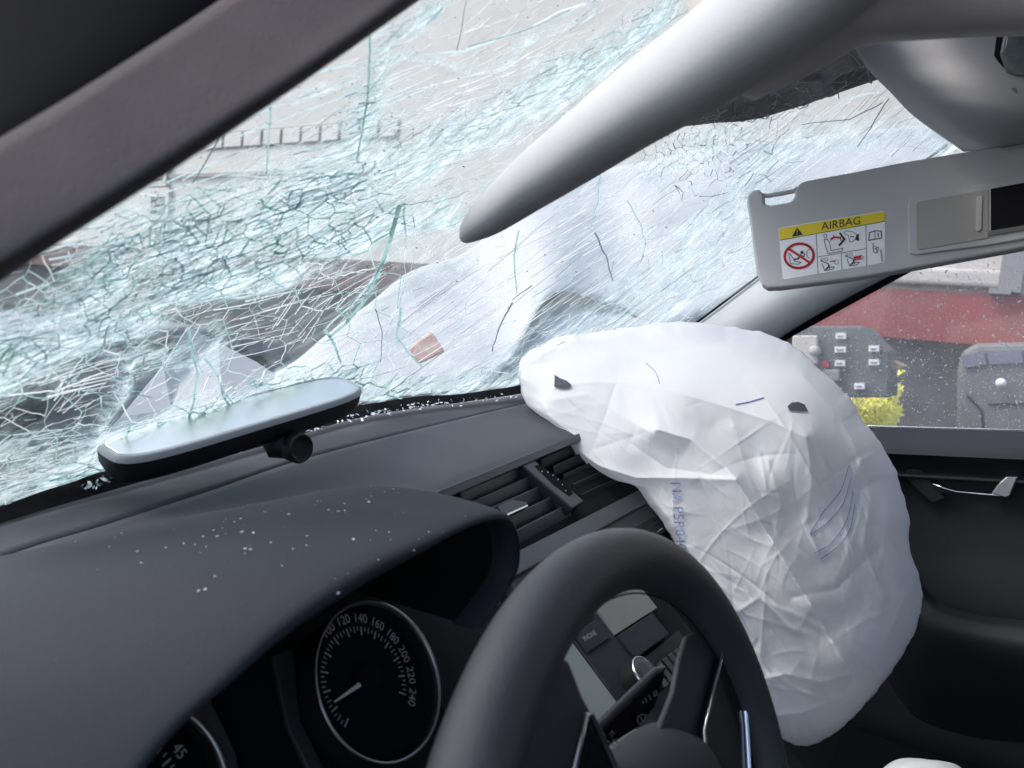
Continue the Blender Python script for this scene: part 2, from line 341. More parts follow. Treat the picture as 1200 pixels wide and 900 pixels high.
m_ = MB(); m_.prism(onx([(1042, 421), (1059, 429), (1052, 433), (1042, 434)], XC+.1), (.2, 0, 0)); tag(m_.build('wood_offcut', M['tanw']), 'small tan wooden piece sticking out beside the grey cabinet', 'wood')
m_ = MB(); m_.box((XC+.02, Xp(990, 466, XC).y, GZ), (0, .06, 0), (0, 0, Xp(1035, 466, XC).z-GZ), (.06, 0, 0)); m_.box((XC+.02, Xp(960, 466, XC).y, GZ), (0, .06, 0), (0, 0, Xp(960, 466, XC).z-GZ), (.06, 0, 0)); m_.build('stand', M['cab'], cab)

# yellow-green bush : many leaf faces
bush = thing('bush', 'bright yellow green bush growing below the grey cabinet', 'bush', (4.9, .3, GZ))
lf = MB(); rr = random.Random(3); cnt = 0
while cnt < 5200:
    px, py = rr.uniform(930, 1058), rr.uniform(430, 530)
    inside = (py > 464+2*math.sin(px*.5) and px < 1050 + 7*noise.noise(Vector((py*.12, 1, 1)))+rr.gauss(0, 1.5)) or (px > 1036 and px < 1053+9*noise.noise(Vector((py*.1, 5, 1)))+rr.gauss(0, 1.5)+4*math.sin(py*.25) and py > 434)
    if not inside: continue
    c = Xp(px, py, rr.uniform(4.7, 5.3)); a_ = Vector((rr.gauss(0, 1), rr.gauss(0, 1), rr.gauss(0, 1))).normalized(); b_ = a_.orthogonal().normalized(); s = rr.uniform(.012, .028)
    lf.quad(c-a_*s, c-b_*s*.5, c+a_*s, c+b_*s*.5); cnt += 1
lf.build('foliage', M['leaf'], bush, kind='stuff')
m_ = MB()
for k in range(5): x = 4.8+.1*k; p = Xp(975+15*k, 500, x); m_.tube([(p.x, p.y, GZ), (p.x, p.y+.03, (p.z+GZ)/2), p], [.02, .015, .008], 6)
m_.build('stem', M['tanw'], bush)

# grey van
XV = 5.2
van = thing('parked_van', 'grey van with bluish windows parked at the right edge behind the dusty side window', 'van', (XV, -1.5, GZ))
def vp(px, py, dx=0): return Xp(px, py, XV+dx)
m_ = MB(); m_.prism([vp(*p) for p in ((1119, 540), (1121, 436), (1126, 411), (1145, 402), (1420, 396), (1440, 540))], (1.6, 0, 0)); bd = bevel(m_.build('body', M['van'], van), .05, 3)
for pl in ([(1124, 417), (1153, 413), (1156, 427), (1130, 431)], [(1158, 413), (1197, 410), (1199, 425), (1160, 427)], [(1204, 410), (1260, 407), (1262, 424), (1206, 425)]):
    m_ = MB(); m_.prism([vp(px, py, -.02) for px, py in pl], (.018, 0, 0)); m_.build('window', M['vanwin'], van)
m_ = MB(); m_.lathe(vp(1173, 449, -.04), (-1, 0, 0), [(0, .030), (.02, .028), (.035, .015), (.038, 0)], 20); m_.build('white_disc', M['paper'], van, True)  # small white domed disc on the van side
m_ = MB(); m_.tube([vp(1133, 463, -.01), vp(1150, 480, -.01), vp(1154, 520, -.01)], .006, 6); m_.tube([vp(1158, 474, -.01), vp(1260, 471, -.01)], .006, 6); m_.build('door_seam', M['seal'], van)
for px in (1150, 1400):
    p = vp(px, 520); m_ = MB(); m_.lathe((XV-.02, p.y, GZ+.32), (-1, 0, 0), [(-.2, .32), (0, .32), (.02, .30), (.02, .2), (0, .18), (0, 0)], 28); m_.build('wheel', M['seal'], van, True)

# dark vehicle seen low through the left part of the windscreen
dk = thing('parked_car', 'dark grey parked car seen low through the shattered windscreen at left', 'car', (3.2, 6.5, GZ))
yd = 6.0
pts = [Yp(px, py, yd) for px, py in ((-200, 560), (-210, 430), (-150, 392), (30, 383), (150, 386), (235, 382), (330, 400), (360, 440), (365, 560))]
m_ = MB(); m_.prism(pts, (0, 1.7, 0)); bevel(m_.build('body', M['van'], dk), .06, 3)
m_ = MB(); m_.prism([Yp(px, py, yd-.02) for px, py in ((20, 395), (140, 398), (150, 430), (15, 432))], (0, .018, 0)); m_.build('window', M['winglass'], dk)
m_ = MB(); m_.prism([Yp(px, py, yd-.02) for px, py in ((158, 398), (235, 396), (290, 410), (300, 428), (162, 431))], (0, .018, 0)); m_.build('window', M['winglass'], dk)
for px in (0, 290):
    p = Yp(px, 500, yd); m_ = MB(); m_.lathe((p.x, yd-.02, GZ+.32), (0, -1, 0), [(-.2, .32), (0, .32), (.02, .30), (.02, .2), (0, .18), (0, 0)], 28); m_.build('wheel', M['seal'], dk, True)

# ================================================================== CAR SHELL
car = thing('car_body', 'light grey lined interior shell of the crashed car around the windscreen', 'car body', (.35, -.6, -.6))
# headliner and rear closure
m_ = MB(); Hd = [(-.62, -.16, .585), (-.05, -.02, .64), (.4, .02, .668), (.75, .01, .672), (1.06, -.02, .655)]
rowsR = [[Vector(p) for p in Hd], [Vector((p[0], -.6, p[2]+.05)) for p in Hd], [Vector((p[0], -1.3, p[2]+.03)) for p in Hd], [Vector((p[0], -1.9, p[2]-.12)) for p in Hd]]
hl = solid(patch('headliner', rowsR, 20, 14, M['roof_cloth'], car), .03, 1)
m_ = MB(); m_.box((-.70, -2.0, -.62), (1.9, 0, 0), (0, 3.2, 0), (0, 0, .03)); m_.build('floor_pan', M['deep'], car)
m_ = MB(); m_.box((-.70, -2.0, -.58), (1.9, 0, 0), (0, .04, 0), (0, 0, .85)); m_.build('rear_bulkhead', M['deep'], car)
m_ = MB(); m_.box((-.66, .62, -.58), (1.86, 0, 0), (0, .04, 0), (0, 0, .60)); m_.build('firewall', M['deep'], car)
m_ = MB(); m_.box((1.16, -2.0, -.58), (.04, 0, 0), (0, 1.1, 0), (0, 0, .72)); m_.build('rear_side', M['deep'], car)
m_ = MB(); m_.box((-.70, -2.0, -.58), (.04, 0, 0), (0, 1.0, 0), (0, 0, .72)); m_.build('rear_side', M['deep'], car)
for x in (1.10, -.70):
    m_ = MB(); m_.box((x, -1.02, .13), (.05, 0, 0), (0, .14, 0), (0, 0, .52)); bevel(m_.build('centre_pillar', M['pillar'], car), .01)
# driver's windscreen pillar (bent into the cabin), close to the camera
def Dp(px, py, d): return D(px, py, d)
rows = [[Dp(-260, 372, .20), Dp(-60, 242, .235), (Dp(120, 128, .262)), Dp(300, 8, .30), Dp(520, -140, .37)],
        [Dp(-200, 412, .19), Dp(-10, 288, .225), Dp(165, 170, .252), Dp(345, 48, .288), Dp(560, -100, .36)],
        [Dp(-193, 448, .192), Dp(7, 313, .227), Dp(201, 188, .254), Dp(390, 60, .290), Dp(586, -83, .362)],
        [Dp(-182, 461, .205), Dp(14, 321, .242), Dp(209, 195, .270), Dp(399, 66, .307), Dp(598, -76, .38)]]
rows[0] = [Dp(-260, 330, .20), Dp(-60, 198, .235), Dp(115, 92, .262), Dp(290, -22, .30), Dp(500, -170, .37)]
pt = solid(patch('windscreen_pillar', rows, 40, 16, M['taupe'], car, label='dark grey cloth windscreen pillar on the driver side'), .006, 1)
rows = [[Dp(-500, 330, .30), Dp(-300, 0, .30), Dp(-100, -300, .32), Dp(100, -500, .36)],
        [Dp(-330, 340, .26), Dp(-120, 120, .265), Dp(60, -60, .29), Dp(300, -220, .33)],
        [Dp(-270, 350, .215), Dp(-62, 210, .245), Dp(115, 103, .272), Dp(300, -18, .31)],
        [Dp(-250, 360, .235), Dp(-50, 222, .26), Dp(130, 112, .288), Dp(320, -8, .325)]]
solid(patch('door_seal', rows, 24, 16, M['seal'], car), .004, 1)
rows = [[Dp(x, y, d) for x, y, d in ((880, 100, .50), (950, 66, .46), (1005, 34, .44), (1090, 24, .43), (1200, 19, .42), (1330, 12, .41))],
        [Dp(x, y, d) for x, y, d in ((860, 85, .47), (930, 45, .43), (1000, 17, .41), (1090, 8, .405), (1200, 2, .40), (1330, -5, .39))],
        [Dp(x, y, d) for x, y, d in ((820, 20, .48), (920, -20, .43), (1000, -30, .41), (1090, -40, .405), (1200, -50, .40), (1330, -60, .39))],
        [Dp(x, y, d) for x, y, d in ((800, -180, .48), (900, -200, .45), (1000, -210, .43), (1090, -210, .42), (1200, -210, .41), (1330, -210, .40))]]
solid(patch('roof_edge', rows, 30, 16, M['roof_cloth'], car), .01, 1)
# passenger windscreen pillar
def xr(pts): return [Xp(px, py, x) for px, py, x in pts]
rows = [xr([(700, 462, 1.055), (820, 377, 1.055), (893, 322, 1.055), (1000, 249, 1.05), (1110, 172, 1.045), (1300, 60, 1.03)]),
        xr([(745, 470, 1.02), (850, 392, 1.02), (935, 334, 1.02), (1040, 265, 1.015), (1150, 195, 1.01), (1330, 90, 1.0)]),
        xr([(800, 470, 1.03), (900, 398, 1.035), (980, 350, 1.035), (1052, 312, 1.03), (1200, 232, 1.025), (1380, 140, 1.01)]),
        xr([(806, 474, 1.06), (906, 402, 1.065), (985, 354, 1.065), (1056, 316, 1.06), (1204, 236, 1.055), (1384, 144, 1.04)])]
solid(patch('windscreen_pillar', rows, 40, 14, M['pillar'], car, label='pale grey plastic windscreen pillar on the passenger side'), .004, 1)
m_ = MB(); m_.tube(xr([(690, 468, 1.05), (820, 375.5, 1.05), (893, 320.5, 1.05), (1000, 247, 1.045), (1110, 170, 1.04)]), .0022, 8); m_.build('glazing_seal', M['seal'], car, True)

# ================================================================== WINDSCREEN
P0n = Vector((0, 0, 1))
def dz(x): return .118+.055*max(-.3, min(1.05, x))
def onplane_dash(px, py, off=0):
    n = Vector((-.055, 0, 1)).normalized(); return PL(px, py, (0, 0, .118+off), n)
base = [Vector((-.62, .25, .115)), Vector((-.33, .40, .118)), onplane_dash(0, 590, .012), onplane_dash(140, 552, .014), onplane_dash(300, 509, .016), onplane_dash(430, 476, .018), onplane_dash(605, 453, .022)]
b6 = base[-1]; base += [Vector((lerp(b6.x, 1.06, .5), lerp(b6.y, .50, .42), lerp(b6.z, .255, .5))), Vector((1.06, .50, .255))]
head = [Vector((-.55, -.12, .56)), Vector((-.3, -.05, .585)), Vector((-.08, .0, .605)), Vector((.1, .03, .615)), Vector((.25, .04, .625)), Vector((.42, .045, .635)), Vector((.62, .04, .64)), Vector((.85, .02, .64)), Vector((1.04, 0, .64))]
rowsW = []
for v in (0, .25, .5, .75, 1):
    rw = []
    for i in range(9):
        p = lerp(base[i], head[i], v); s = math.sin(math.pi*v)
        bul = .035*s*(1 if i < 8 else 0.0)*min(1, (8-i)/2+.0)
        p = p+Vector((0, .6, .8))*bul; rw.append(p)
    rowsW.append(rw)
NU, NV = 300, 200
V, F = patch_pts(rowsW, NU, NV)

def seg_d(px, py, pl):
    best = 1e9; w_ = 1
    for i in range(len(pl)-1):
        x0, y0, w0 = pl[i][:3]; x1, y1, w1 = pl[i+1][:3]
        dx, dy = x1-x0, y1-y0; t = max(0, min(1, ((px-x0)*dx+(py-y0)*dy)/(dx*dx+dy*dy)))
        ww = w0+(w1-w0)*t; d = math.hypot(px-x0-t*dx, py-y0-t*dy)/ww
        if d < best: best = d
    return best
BANDS = [  # (polyline of x, y, half width), strength
    ([(-60, 450, 34), (40, 408, 34), (120, 360, 32), (220, 322, 34), (330, 285, 36), (430, 262, 28), (520, 245, 20)], 1.0),
    ([(-20, 400, 20), (60, 350, 18), (140, 290, 24), (240, 262, 34), (330, 240, 44), (420, 195, 44), (520, 170, 26), (600, 120, 22), (690, 70, 18), (780, 10, 14)], .95),
    ([(330, 240, 22), (400, 170, 20), (435, 110, 14), (445, 60, 10), (510, 0, 8)], .75),
    ([(340, 120, 6), (470, 70, 6), (610, 60, 6), (700, 0, 6)], .35),
    ([(-40, 590, 22), (80, 555, 20), (170, 515, 18), (300, 462, 20), (430, 455, 14), (600, 438, 12), (700, 400, 14)], .85),
    ([(-40, 520, 16), (60, 530, 18), (160, 500, 14)], .45),
    ([(230, 490, 14), (330, 450, 16), (430, 440, 12)], .95),
    ([(600, 420, 22), (700, 385, 30), (800, 330, 34), (880, 270, 34), (900, 220, 30)], .42),
    ([(720, 345, 10), (800, 290, 18), (860, 230, 24), (900, 180, 26), (960, 160, 16)], .45),
    ([(750, 190, 20), (830, 160, 26), (900, 150, 22)], .4),
    ([(140, 410, 30), (200, 420, 26), (250, 400, 16)], .45),
    ([(110, 520, 8), (130, 470, 12), (150, 430, 10)], .7),
    ([(880, 190, 30), (980, 160, 20), (1060, 150, 20), (1120, 178, 14)], .3),
]
def dens(px, py):
    s = 0
    for pl, k in BANDS:
        d = seg_d(px, py, pl)
        if d < 2.6: s = max(s, k*math.exp(-d*d*.9))
    return s
crush = []; streak = []
for i, v in enumerate(V):
    px, py = pix(v)
    q = (v-CAM).dot(fw)
    if q < .05 or not (-150 < px < 1300 and -120 < py < 720): crush.append(.15); streak.append((v.x*10, v.y*10, 0)); continue
    jx = 16*noise.noise(Vector((px*.012, py*.012, 3))); jy = 22*noise.noise(Vector((px*.012, py*.02, 9)))
    d_ = dens(px+jx, py+jy); crush.append(max(d_, .15*max(0, min(1, (px-260)/150))*max(0, min(1, (py-120)/100))))
    an = math.radians(20+20*max(0, min(1, px/900))); sx, sy = px*math.cos(an)-py*math.sin(an), px*math.sin(an)+py*math.cos(an)
    streak.append((sx/100, sy/100, 0))
    wv = noise.noise(Vector((px*.006, py*.02, 1)))
    V[i] = v+Vector((0, -.45, -.9)).normalized()*(.012*d_+.006*wv)
ws = thing('windscreen', 'shattered laminated windscreen with teal white crush bands and long cracks', 'windscreen', (.3, .3, .3))
pane = obj('glass_pane', V, F, M['wsglass'], ws, True)
at = pane.data.attributes.new('crush', 'FLOAT', 'POINT'); at.data.foreach_set('value', crush)
at = pane.data.attributes.new('streak', 'FLOAT_VECTOR', 'POINT'); at.data.foreach_set('vector', [c for s in streak for c in s])
TW = BVHTree.FromPolygons([v[:] for v in V], F)
def G(px, py, off=.0008):
    r = ray(px, py); h = TW.ray_cast(CAM, r)
    if h[0] is None: return None
    return h[0]-r.normalized()*off
R_ = random.Random(5)
cr = {k: MB() for k in ('gl_white', 'gl_pale', 'gl_teal', 'gl_dark')}
def ribbon(pts, w0, w1, key, off=.0008):
    L_ = []
    n = len(pts)
    for i, (x, y) in enumerate(pts):
        a = pts[max(0, i-1)]; b = pts[min(n-1, i+1)]; dx, dy = b[0]-a[0], b[1]-a[1]; l = math.hypot(dx, dy) or 1; nx, ny = -dy/l, dx/l
        t = i/(n-1); ww = (w0+(w1-w0)*t)*.5
        p, q = G(x+nx*ww, y+ny*ww, off), G(x-nx*ww, y-ny*ww, off)
        if p is None or q is None: return
        L_.append((p, q))
    mb = cr[key]; n0 = len(mb.v)
    for p, q in L_: mb.v += [p, q]
    for i in range(n-1): mb.f.append((n0+2*i, n0+2*i+1, n0+2*i+3, n0+2*i+2))
# fine long glints following the stress direction
cnt = 0; tries = 0
while cnt < 3600 and tries < 60000:
    tries += 1
    px, py = R_.uniform(-20, 1130), R_.uniform(-10, 600); d_ = dens(px, py)
    bgd = .13 if px > 560 or py > 300 else .06
    if 540 < px < 900 and 150 < py < 430: bgd = .20
    if px > 880 and py < 200: bgd = .22
    if R_.random() > max(d_*.9, bgd): continue
    base_a = 17+23*max(0, min(1, px/850)); a = math.radians(-(base_a+R_.gauss(0, 6)))
    if px < 480 and 300 < py < 520 and R_.random() < .3: a = math.radians(-R_.choice([12, 48, 60])+R_.gauss(0, 5))
    l = R_.uniform(7, 26) if R_.random() < .85 else R_.uniform(25, 80); c, s = math.cos(a), math.sin(a)
    kx = R_.uniform(-.06, .06)*l
    pts = [(px+c*l*t-s*kx*math.sin(3.1*t)+R_.gauss(0, .25), py+s*l*t+c*kx*math.sin(3.1*t)+R_.gauss(0, .25)) for t in (0, .35, .7, 1)]
    u_ = R_.random(); key = 'gl_white' if u_ < .5 else 'gl_pale' if u_ < .80 else 'gl_teal' if u_ < .92 else 'gl_dark'
    ww = R_.uniform(.35, 1.0)*(1.5 if px < 350 and d_ > .5 else 1)
    if px > 560: ww *= .75
    ribbon(pts, ww, ww*.3, key, R_.uniform(.0006, .002)); cnt += 1
# jagged transverse cracks
def walk(x, y, a, n, step, wd, key, jit=25, br=.0):
    pts = [(x, y)]
    for _ in range(n):
        a2 = a+math.radians(R_.gauss(0, jit)); x += math.cos(a2)*step*R_.uniform(.6, 1.3); y += math.sin(a2)*step*R_.uniform(.6, 1.3); pts.append((x, y))
        if br and R_.random() < br: walk(x, y, a2+R_.choice((-1, 1))*math.radians(45), max(2, n//2), step*.8, wd*.6, key, jit)
    ribbon(pts, wd, wd*.4, key, .0022)
for _ in range(90):
    while True:
        px, py = R_.uniform(0, 1000), R_.uniform(0, 480)
        if R_.random() < max(dens(px, py), .25 if px > 560 else .16): break
    wd = R_.uniform(.6, 1.8) if px < 480 else R_.uniform(.4, 1.0)
    walk(px, py, math.radians(R_.choice([70, 95, 110, 120, 60])), R_.randint(3, 9), R_.uniform(2.5, 5.5), wd, 'gl_teal' if R_.random() < .6 else 'gl_dark', 30, .10)
# connected crack web: edges of a Voronoi diagram stretched along the stress direction
from mathutils.geometry import delaunay_2d_cdt
def web(n, x0, y0, x1, y1, ratio, dfun, wfun, seed, kinds):
    q = random.Random(seed); P = []
    while len(P) < n:
        px, py = q.uniform(x0, x1), q.uniform(y0, y1)
        if q.random() < dfun(px, py): P.append((px, py))
    an = math.radians(28); ca, sa = math.cos(an), math.sin(an)
    T = [Vector(((x*ca-y*sa)/ratio, x*sa+y*ca)) for x, y in P]
    vo, _, fo_, *_r = delaunay_2d_cdt(T, [], [], 0, 1e-6)
    cen = []; ed = {}
    for fi, f in enumerate(fo_):
        a, b, c = vo[f[0]], vo[f[1]], vo[f[2]]; d = 2*(a.x*(b.y-c.y)+b.x*(c.y-a.y)+c.x*(a.y-b.y)) or 1e-9
        ux = (a.length_squared*(b.y-c.y)+b.length_squared*(c.y-a.y)+c.length_squared*(a.y-b.y))/d; uy = (a.length_squared*(c.x-b.x)+b.length_squared*(a.x-c.x)+c.length_squared*(b.x-a.x))/d
        m = (a+b+c)/3; u = Vector((ux, uy)); 
        if (u-m).length > 25: u = m
        u = u.lerp(m, .35); X = u.x*ratio; cen.append((X*ca+u.y*sa, -X*sa+u.y*ca))
        for i in range(3): k = tuple(sorted((f[i], f[(i+1) % 3]))); ed.setdefault(k, []).append(fi)
    for k, fs in ed.items():
        if len(fs) != 2: continue
        (xa, ya), (xb, yb) = cen[fs[0]], cen[fs[1]]; l = math.hypot(xb-xa, yb-ya)
        if l < 2 or l > 110: continue
        mx, my = (xa+xb)/2, (ya+yb)/2; wd = wfun(mx, my)*q.uniform(.4, 1.35)
        if wd <= .12: continue
        n_ = max(2, min(7, int(l/7))); nx, ny = -(yb-ya)/l, (xb-xa)/l
        pts = [(xa+(xb-xa)*i/n_+(nx*q.gauss(0, .8) if 0 < i < n_ else 0), ya+(yb-ya)*i/n_+(ny*q.gauss(0, .8) if 0 < i < n_ else 0)) for i in range(n_+1)]
        ribbon(pts, wd, wd*q.uniform(.5, 1.1), q.choice(kinds(mx, my)), q.uniform(.0012, .0024))
web(850, -40, -30, 620, 620, 4.2, lambda x, y: .12+.9*dens(x, y), lambda x, y: (.5+1.3*dens(x, y) if x < 480 else .35+.7*dens(x, y))*(1.15 if noise.noise(Vector((x*.02, y*.02, 4))) > -.05 else .1), 31, lambda x, y: ('gl_teal', 'gl_pale', 'gl_pale', 'gl_pale', 'gl_white', 'gl_white'))
web(260, -40, 200, 480, 560, 1.3, lambda x, y: .25+.6*dens(x, y), lambda x, y: 1.1+1.2*dens(x, y), 32, lambda x, y: ('gl_teal', 'gl_teal', 'gl_teal', 'gl_white', 'gl_pale'))
web(850, 480, -30, 1150, 470, 3.2, lambda x, y: .30+.7*dens(x, y), lambda x, y: .22+.65*dens(x, y), 33, lambda x, y: ('gl_white', 'gl_white', 'gl_pale', 'gl_dark', 'gl_teal'))
web(170, 730, 110, 920, 240, 1.0, lambda x, y: math.exp(-((x-825)/65)**2-((y-180)/42)**2), lambda x, y: .9, 34, lambda x, y: ('gl_teal', 'gl_white', 'gl_dark', 'gl_pale'))
# fans of long straight fractures
def fan(cx, cy, ang, n, gap, l0, l1, key, wd, spread=3, jx=12):
    a = math.radians(-ang); c, s_ = math.cos(a), math.sin(a)
    for k in range(n):
        o = (k-n/2)*gap*R_.uniform(.6, 1.4); j = R_.uniform(-jx, jx); a2 = a+math.radians(R_.gauss(0, spread)); l = R_.uniform(l0, l1); x = cx-s_*o+c*j; y = cy+c*o+s_*j
        x0, y0 = x-math.cos(a2)*l/2, y-math.sin(a2)*l/2; b_ = R_.uniform(-.03, .03)*l
        ribbon([(x0+math.cos(a2)*l*t-math.sin(a2)*b_*math.sin(3.14*t), y0+math.sin(a2)*l*t+math.cos(a2)*b_*math.sin(3.14*t)) for t in [i/8 for i in range(9)]], wd*R_.uniform(.5, 1.2), wd*.35, key, .0018)
for args in [(340, 330, 14, 9, 8, 50, 120, 'gl_white', 1.3), (300, 390, 12, 7, 9, 40, 100, 'gl_white', 1.2), (360, 360, 52, 9, 9, 30, 80, 'gl_white', 1.0), (420, 340, 30, 8, 9, 40, 110, 'gl_white', 1.1), (90, 300, 18, 7, 8, 50, 110, 'gl_pale', 2.2),
             (150, 250, 26, 8, 9, 40, 110, 'gl_pale', 2.4), (250, 220, 20, 10, 9, 60, 130, 'gl_pale', 2.2), (60, 365, 12, 7, 8, 60, 120, 'gl_pale', 2.2), (200, 330, 18, 10, 7, 60, 130, 'gl_white', 1.6), (120, 445, 15, 4, 6, 50, 80, 'gl_white', 1.4), (80, 470, 48, 4, 10, 40, 70, 'gl_white', 1.2),
             (380, 220, 17, 14, 6, 50, 140, 'gl_pale', 1.6), (480, 180, 18, 14, 6, 50, 130, 'gl_white', 1.2), (560, 130, 18, 14, 6, 40, 120, 'gl_white', 1.2), (640, 90, 20, 12, 6, 30, 100, 'gl_white', 1.1), (470, 110, 22, 9, 9, 60, 150, 'gl_pale', 1.8),
             (150, 300, 20, 16, 7, 60, 150, 'gl_white', 1.5), (300, 270, 19, 16, 6, 60, 150, 'gl_white', 1.4), (230, 290, 19, 14, 7, 60, 150, 'gl_pale', 2.4), (420, 230, 19, 14, 7, 60, 150, 'gl_pale', 1.8), (70, 410, 16, 12, 8, 60, 140, 'gl_white', 1.5), (30, 560, 12, 9, 6, 50, 110, 'gl_white', 1.6), (60, 520, 10, 6, 7, 40, 100, 'gl_pale', 1.6), (260, 480, 17, 5, 4, 60, 140, 'gl_white', 1.0),
             (600, 330, 35, 16, 9, 50, 160, 'gl_white', .8), (640, 300, 34, 14, 11, 50, 150, 'gl_dark', .6), (520, 380, 33, 12, 8, 40, 130, 'gl_white', .9), (540, 360, 36, 9, 9, 40, 120, 'gl_dark', .6), (700, 260, 30, 14, 9, 50, 130, 'gl_white', .8),
             (800, 300, 38, 18, 7, 40, 140, 'gl_white', .9), (830, 340, 40, 16, 6, 40, 120, 'gl_pale', 1.2), (740, 340, 36, 12, 8, 40, 120, 'gl_dark', .55), (900, 180, 33, 12, 8, 30, 100, 'gl_dark', .6), (960, 150, 36, 14, 8, 30, 110, 'gl_white', .9), (1040, 140, 45, 12, 8, 25, 80, 'gl_dark', .6), (930, 120, 40, 10, 8, 40, 90, 'gl_dark', .6)]: fan(*args)
# crack nets
def net(cx, cy, rx, ry, n, wd, key2='gl_teal'):
    P = [(cx+rx*math.sqrt(R_.random())*math.cos(t), cy+ry*math.sqrt(R_.random())*math.sin(t)) for t in [R_.uniform(0, 6.283) for _ in range(n)]]
    for i, p in enumerate(P):
        o_ = sorted(range(n), key=lambda j: (P[j][0]-p[0])**2+(P[j][1]-p[1])**2)[1:4]
        for j in o_:
            if j > i or R_.random() < .3:
                q = P[j]; mx, my = (p[0]+q[0])/2+R_.gauss(0, 1), (p[1]+q[1])/2+R_.gauss(0, 1)
                ribbon([p, (mx, my), q], wd*R_.uniform(.5, 1.3), wd*R_.uniform(.4, 1), R_.choice([key2, key2, 'gl_pale', 'gl_white']), .0024)
net(940, 90, 90, 40, 60, 1.2, 'gl_dark'); net(870, 120, 50, 26, 60, 1.4, 'gl_dark')
# long individual cracks traced one by one
for pts, w0, key in [([(432, -5), (434, 60), (430, 120), (418, 190)], 3, 'gl_teal'), ([(528, 0), (470, 60), (430, 110)], 2.4, 'gl_pale'), ([(318, 100), (316, 150), (312, 205)], 3, 'gl_teal'),
    ([(274, 130), (255, 165), (238, 195), (225, 215)], 2.2, 'gl_dark'), ([(340, 92), (400, 78), (470, 66), (545, 60)], 3.2, 'gl_pale'), ([(255, 150), (330, 122), (400, 98)], 3, 'gl_pale'),
    ([(280, 160), (350, 132), (420, 108)], 2.6, 'gl_pale'), ([(545, 58), (610, 38), (675, 10), (720, -8)], 3, 'gl_pale'), ([(548, 55), (620, 35), (668, 12)], 1, 'gl_dark'),
    ([(700, 0), (660, 12), (625, 30)], 2, 'gl_white'), ([(535, 60), (548, -5)], 1.2, 'gl_dark'), ([(468, 240), (452, 300), (430, 350), (405, 380), (385, 395)], 5, 'gl_teal'), ([(455, 300), (420, 350), (382, 385)], 3, 'gl_pale'),
    ([(380, 385), (392, 405), (400, 425)], 4, 'gl_teal'), ([(0, 464), (30, 461), (62, 458)], 2.6, 'gl_white'), ([(62, 460), (90, 448), (122, 436)], 2, 'gl_white'), ([(55, 465), (95, 455), (124, 449)], 2, 'gl_white'), ([(65, 457), (85, 435), (98, 418)], 1.6, 'gl_white'),
    ([(222, 385), (225, 410), (232, 440), (225, 480), (220, 500)], 3.5, 'gl_teal'), ([(240, 420), (255, 440), (262, 465), (272, 480)], 3, 'gl_teal'), ([(158, 440), (160, 462), (178, 466)], 1.6, 'gl_dark'),
    ([(600, 355), (585, 385), (577, 412)], 2, 'gl_dark'), ([(622, 335), (600, 352)], 1.6, 'gl_dark'), ([(697, 272), (710, 300), (718, 330)], 2.2, 'gl_dark'), ([(735, 235), (750, 262), (757, 285), (750, 310)], 1.8, 'gl_teal'),
    ([(608, 270), (602, 310), (606, 345)], 2.6, 'gl_teal'), ([(703, 200), (700, 235), (692, 268)], 2.2, 'gl_teal'), ([(470, 360), (465, 395), (480, 415), (495, 430)], 3, 'gl_teal'), ([(440, 362), (448, 390), (446, 425)], 1.2, 'gl_dark'),
    ([(1042, 115), (1020, 150), (1005, 172)], 1.6, 'gl_dark'), ([(1035, 120), (995, 140), (940, 146)], 1.4, 'gl_dark'), ([(985, 125), (1005, 112), (1030, 108)], 2.4, 'gl_pale')]:
    dense = []
    for i in range(len(pts)-1):
        for k in range(4): t = k/4; dense.append((lerp(pts[i][0], pts[i+1][0], t)+R_.gauss(0, .5), lerp(pts[i][1], pts[i+1][1], t)+R_.gauss(0, .5)))
    dense.append(pts[-1]); ribbon(dense, w0, w0*.6, key, .003)
for k, nm in (('gl_white', 'glass_glint'), ('gl_pale', 'glass_fracture'), ('gl_teal', 'glass_crack'), ('gl_dark', 'hairline_crack')): cr[k].build(nm, M[k], ws, kind='stuff')
sp = MB()
for _ in range(900):
    px, py = R_.uniform(100, 900), R_.uniform(0, 330)
    if px > 460 and R_.random() < .6: continue
    r_ = R_.uniform(.25, .75); el = R_.uniform(1, 2.6); a = R_.gauss(.2, .3); q = [G(px+r_*el*math.cos(t)*math.cos(a)-r_*math.sin(t)*math.sin(a), py+r_*el*math.cos(t)*math.sin(a)+r_*math.sin(t)*math.cos(a), .0032) for t in (0, 1.3, 2.6, 3.9, 5.2)]
    if all(q): sp.poly(q)
sp.build('dirt_specks', M['mid_grey'], ws, kind='stuff')
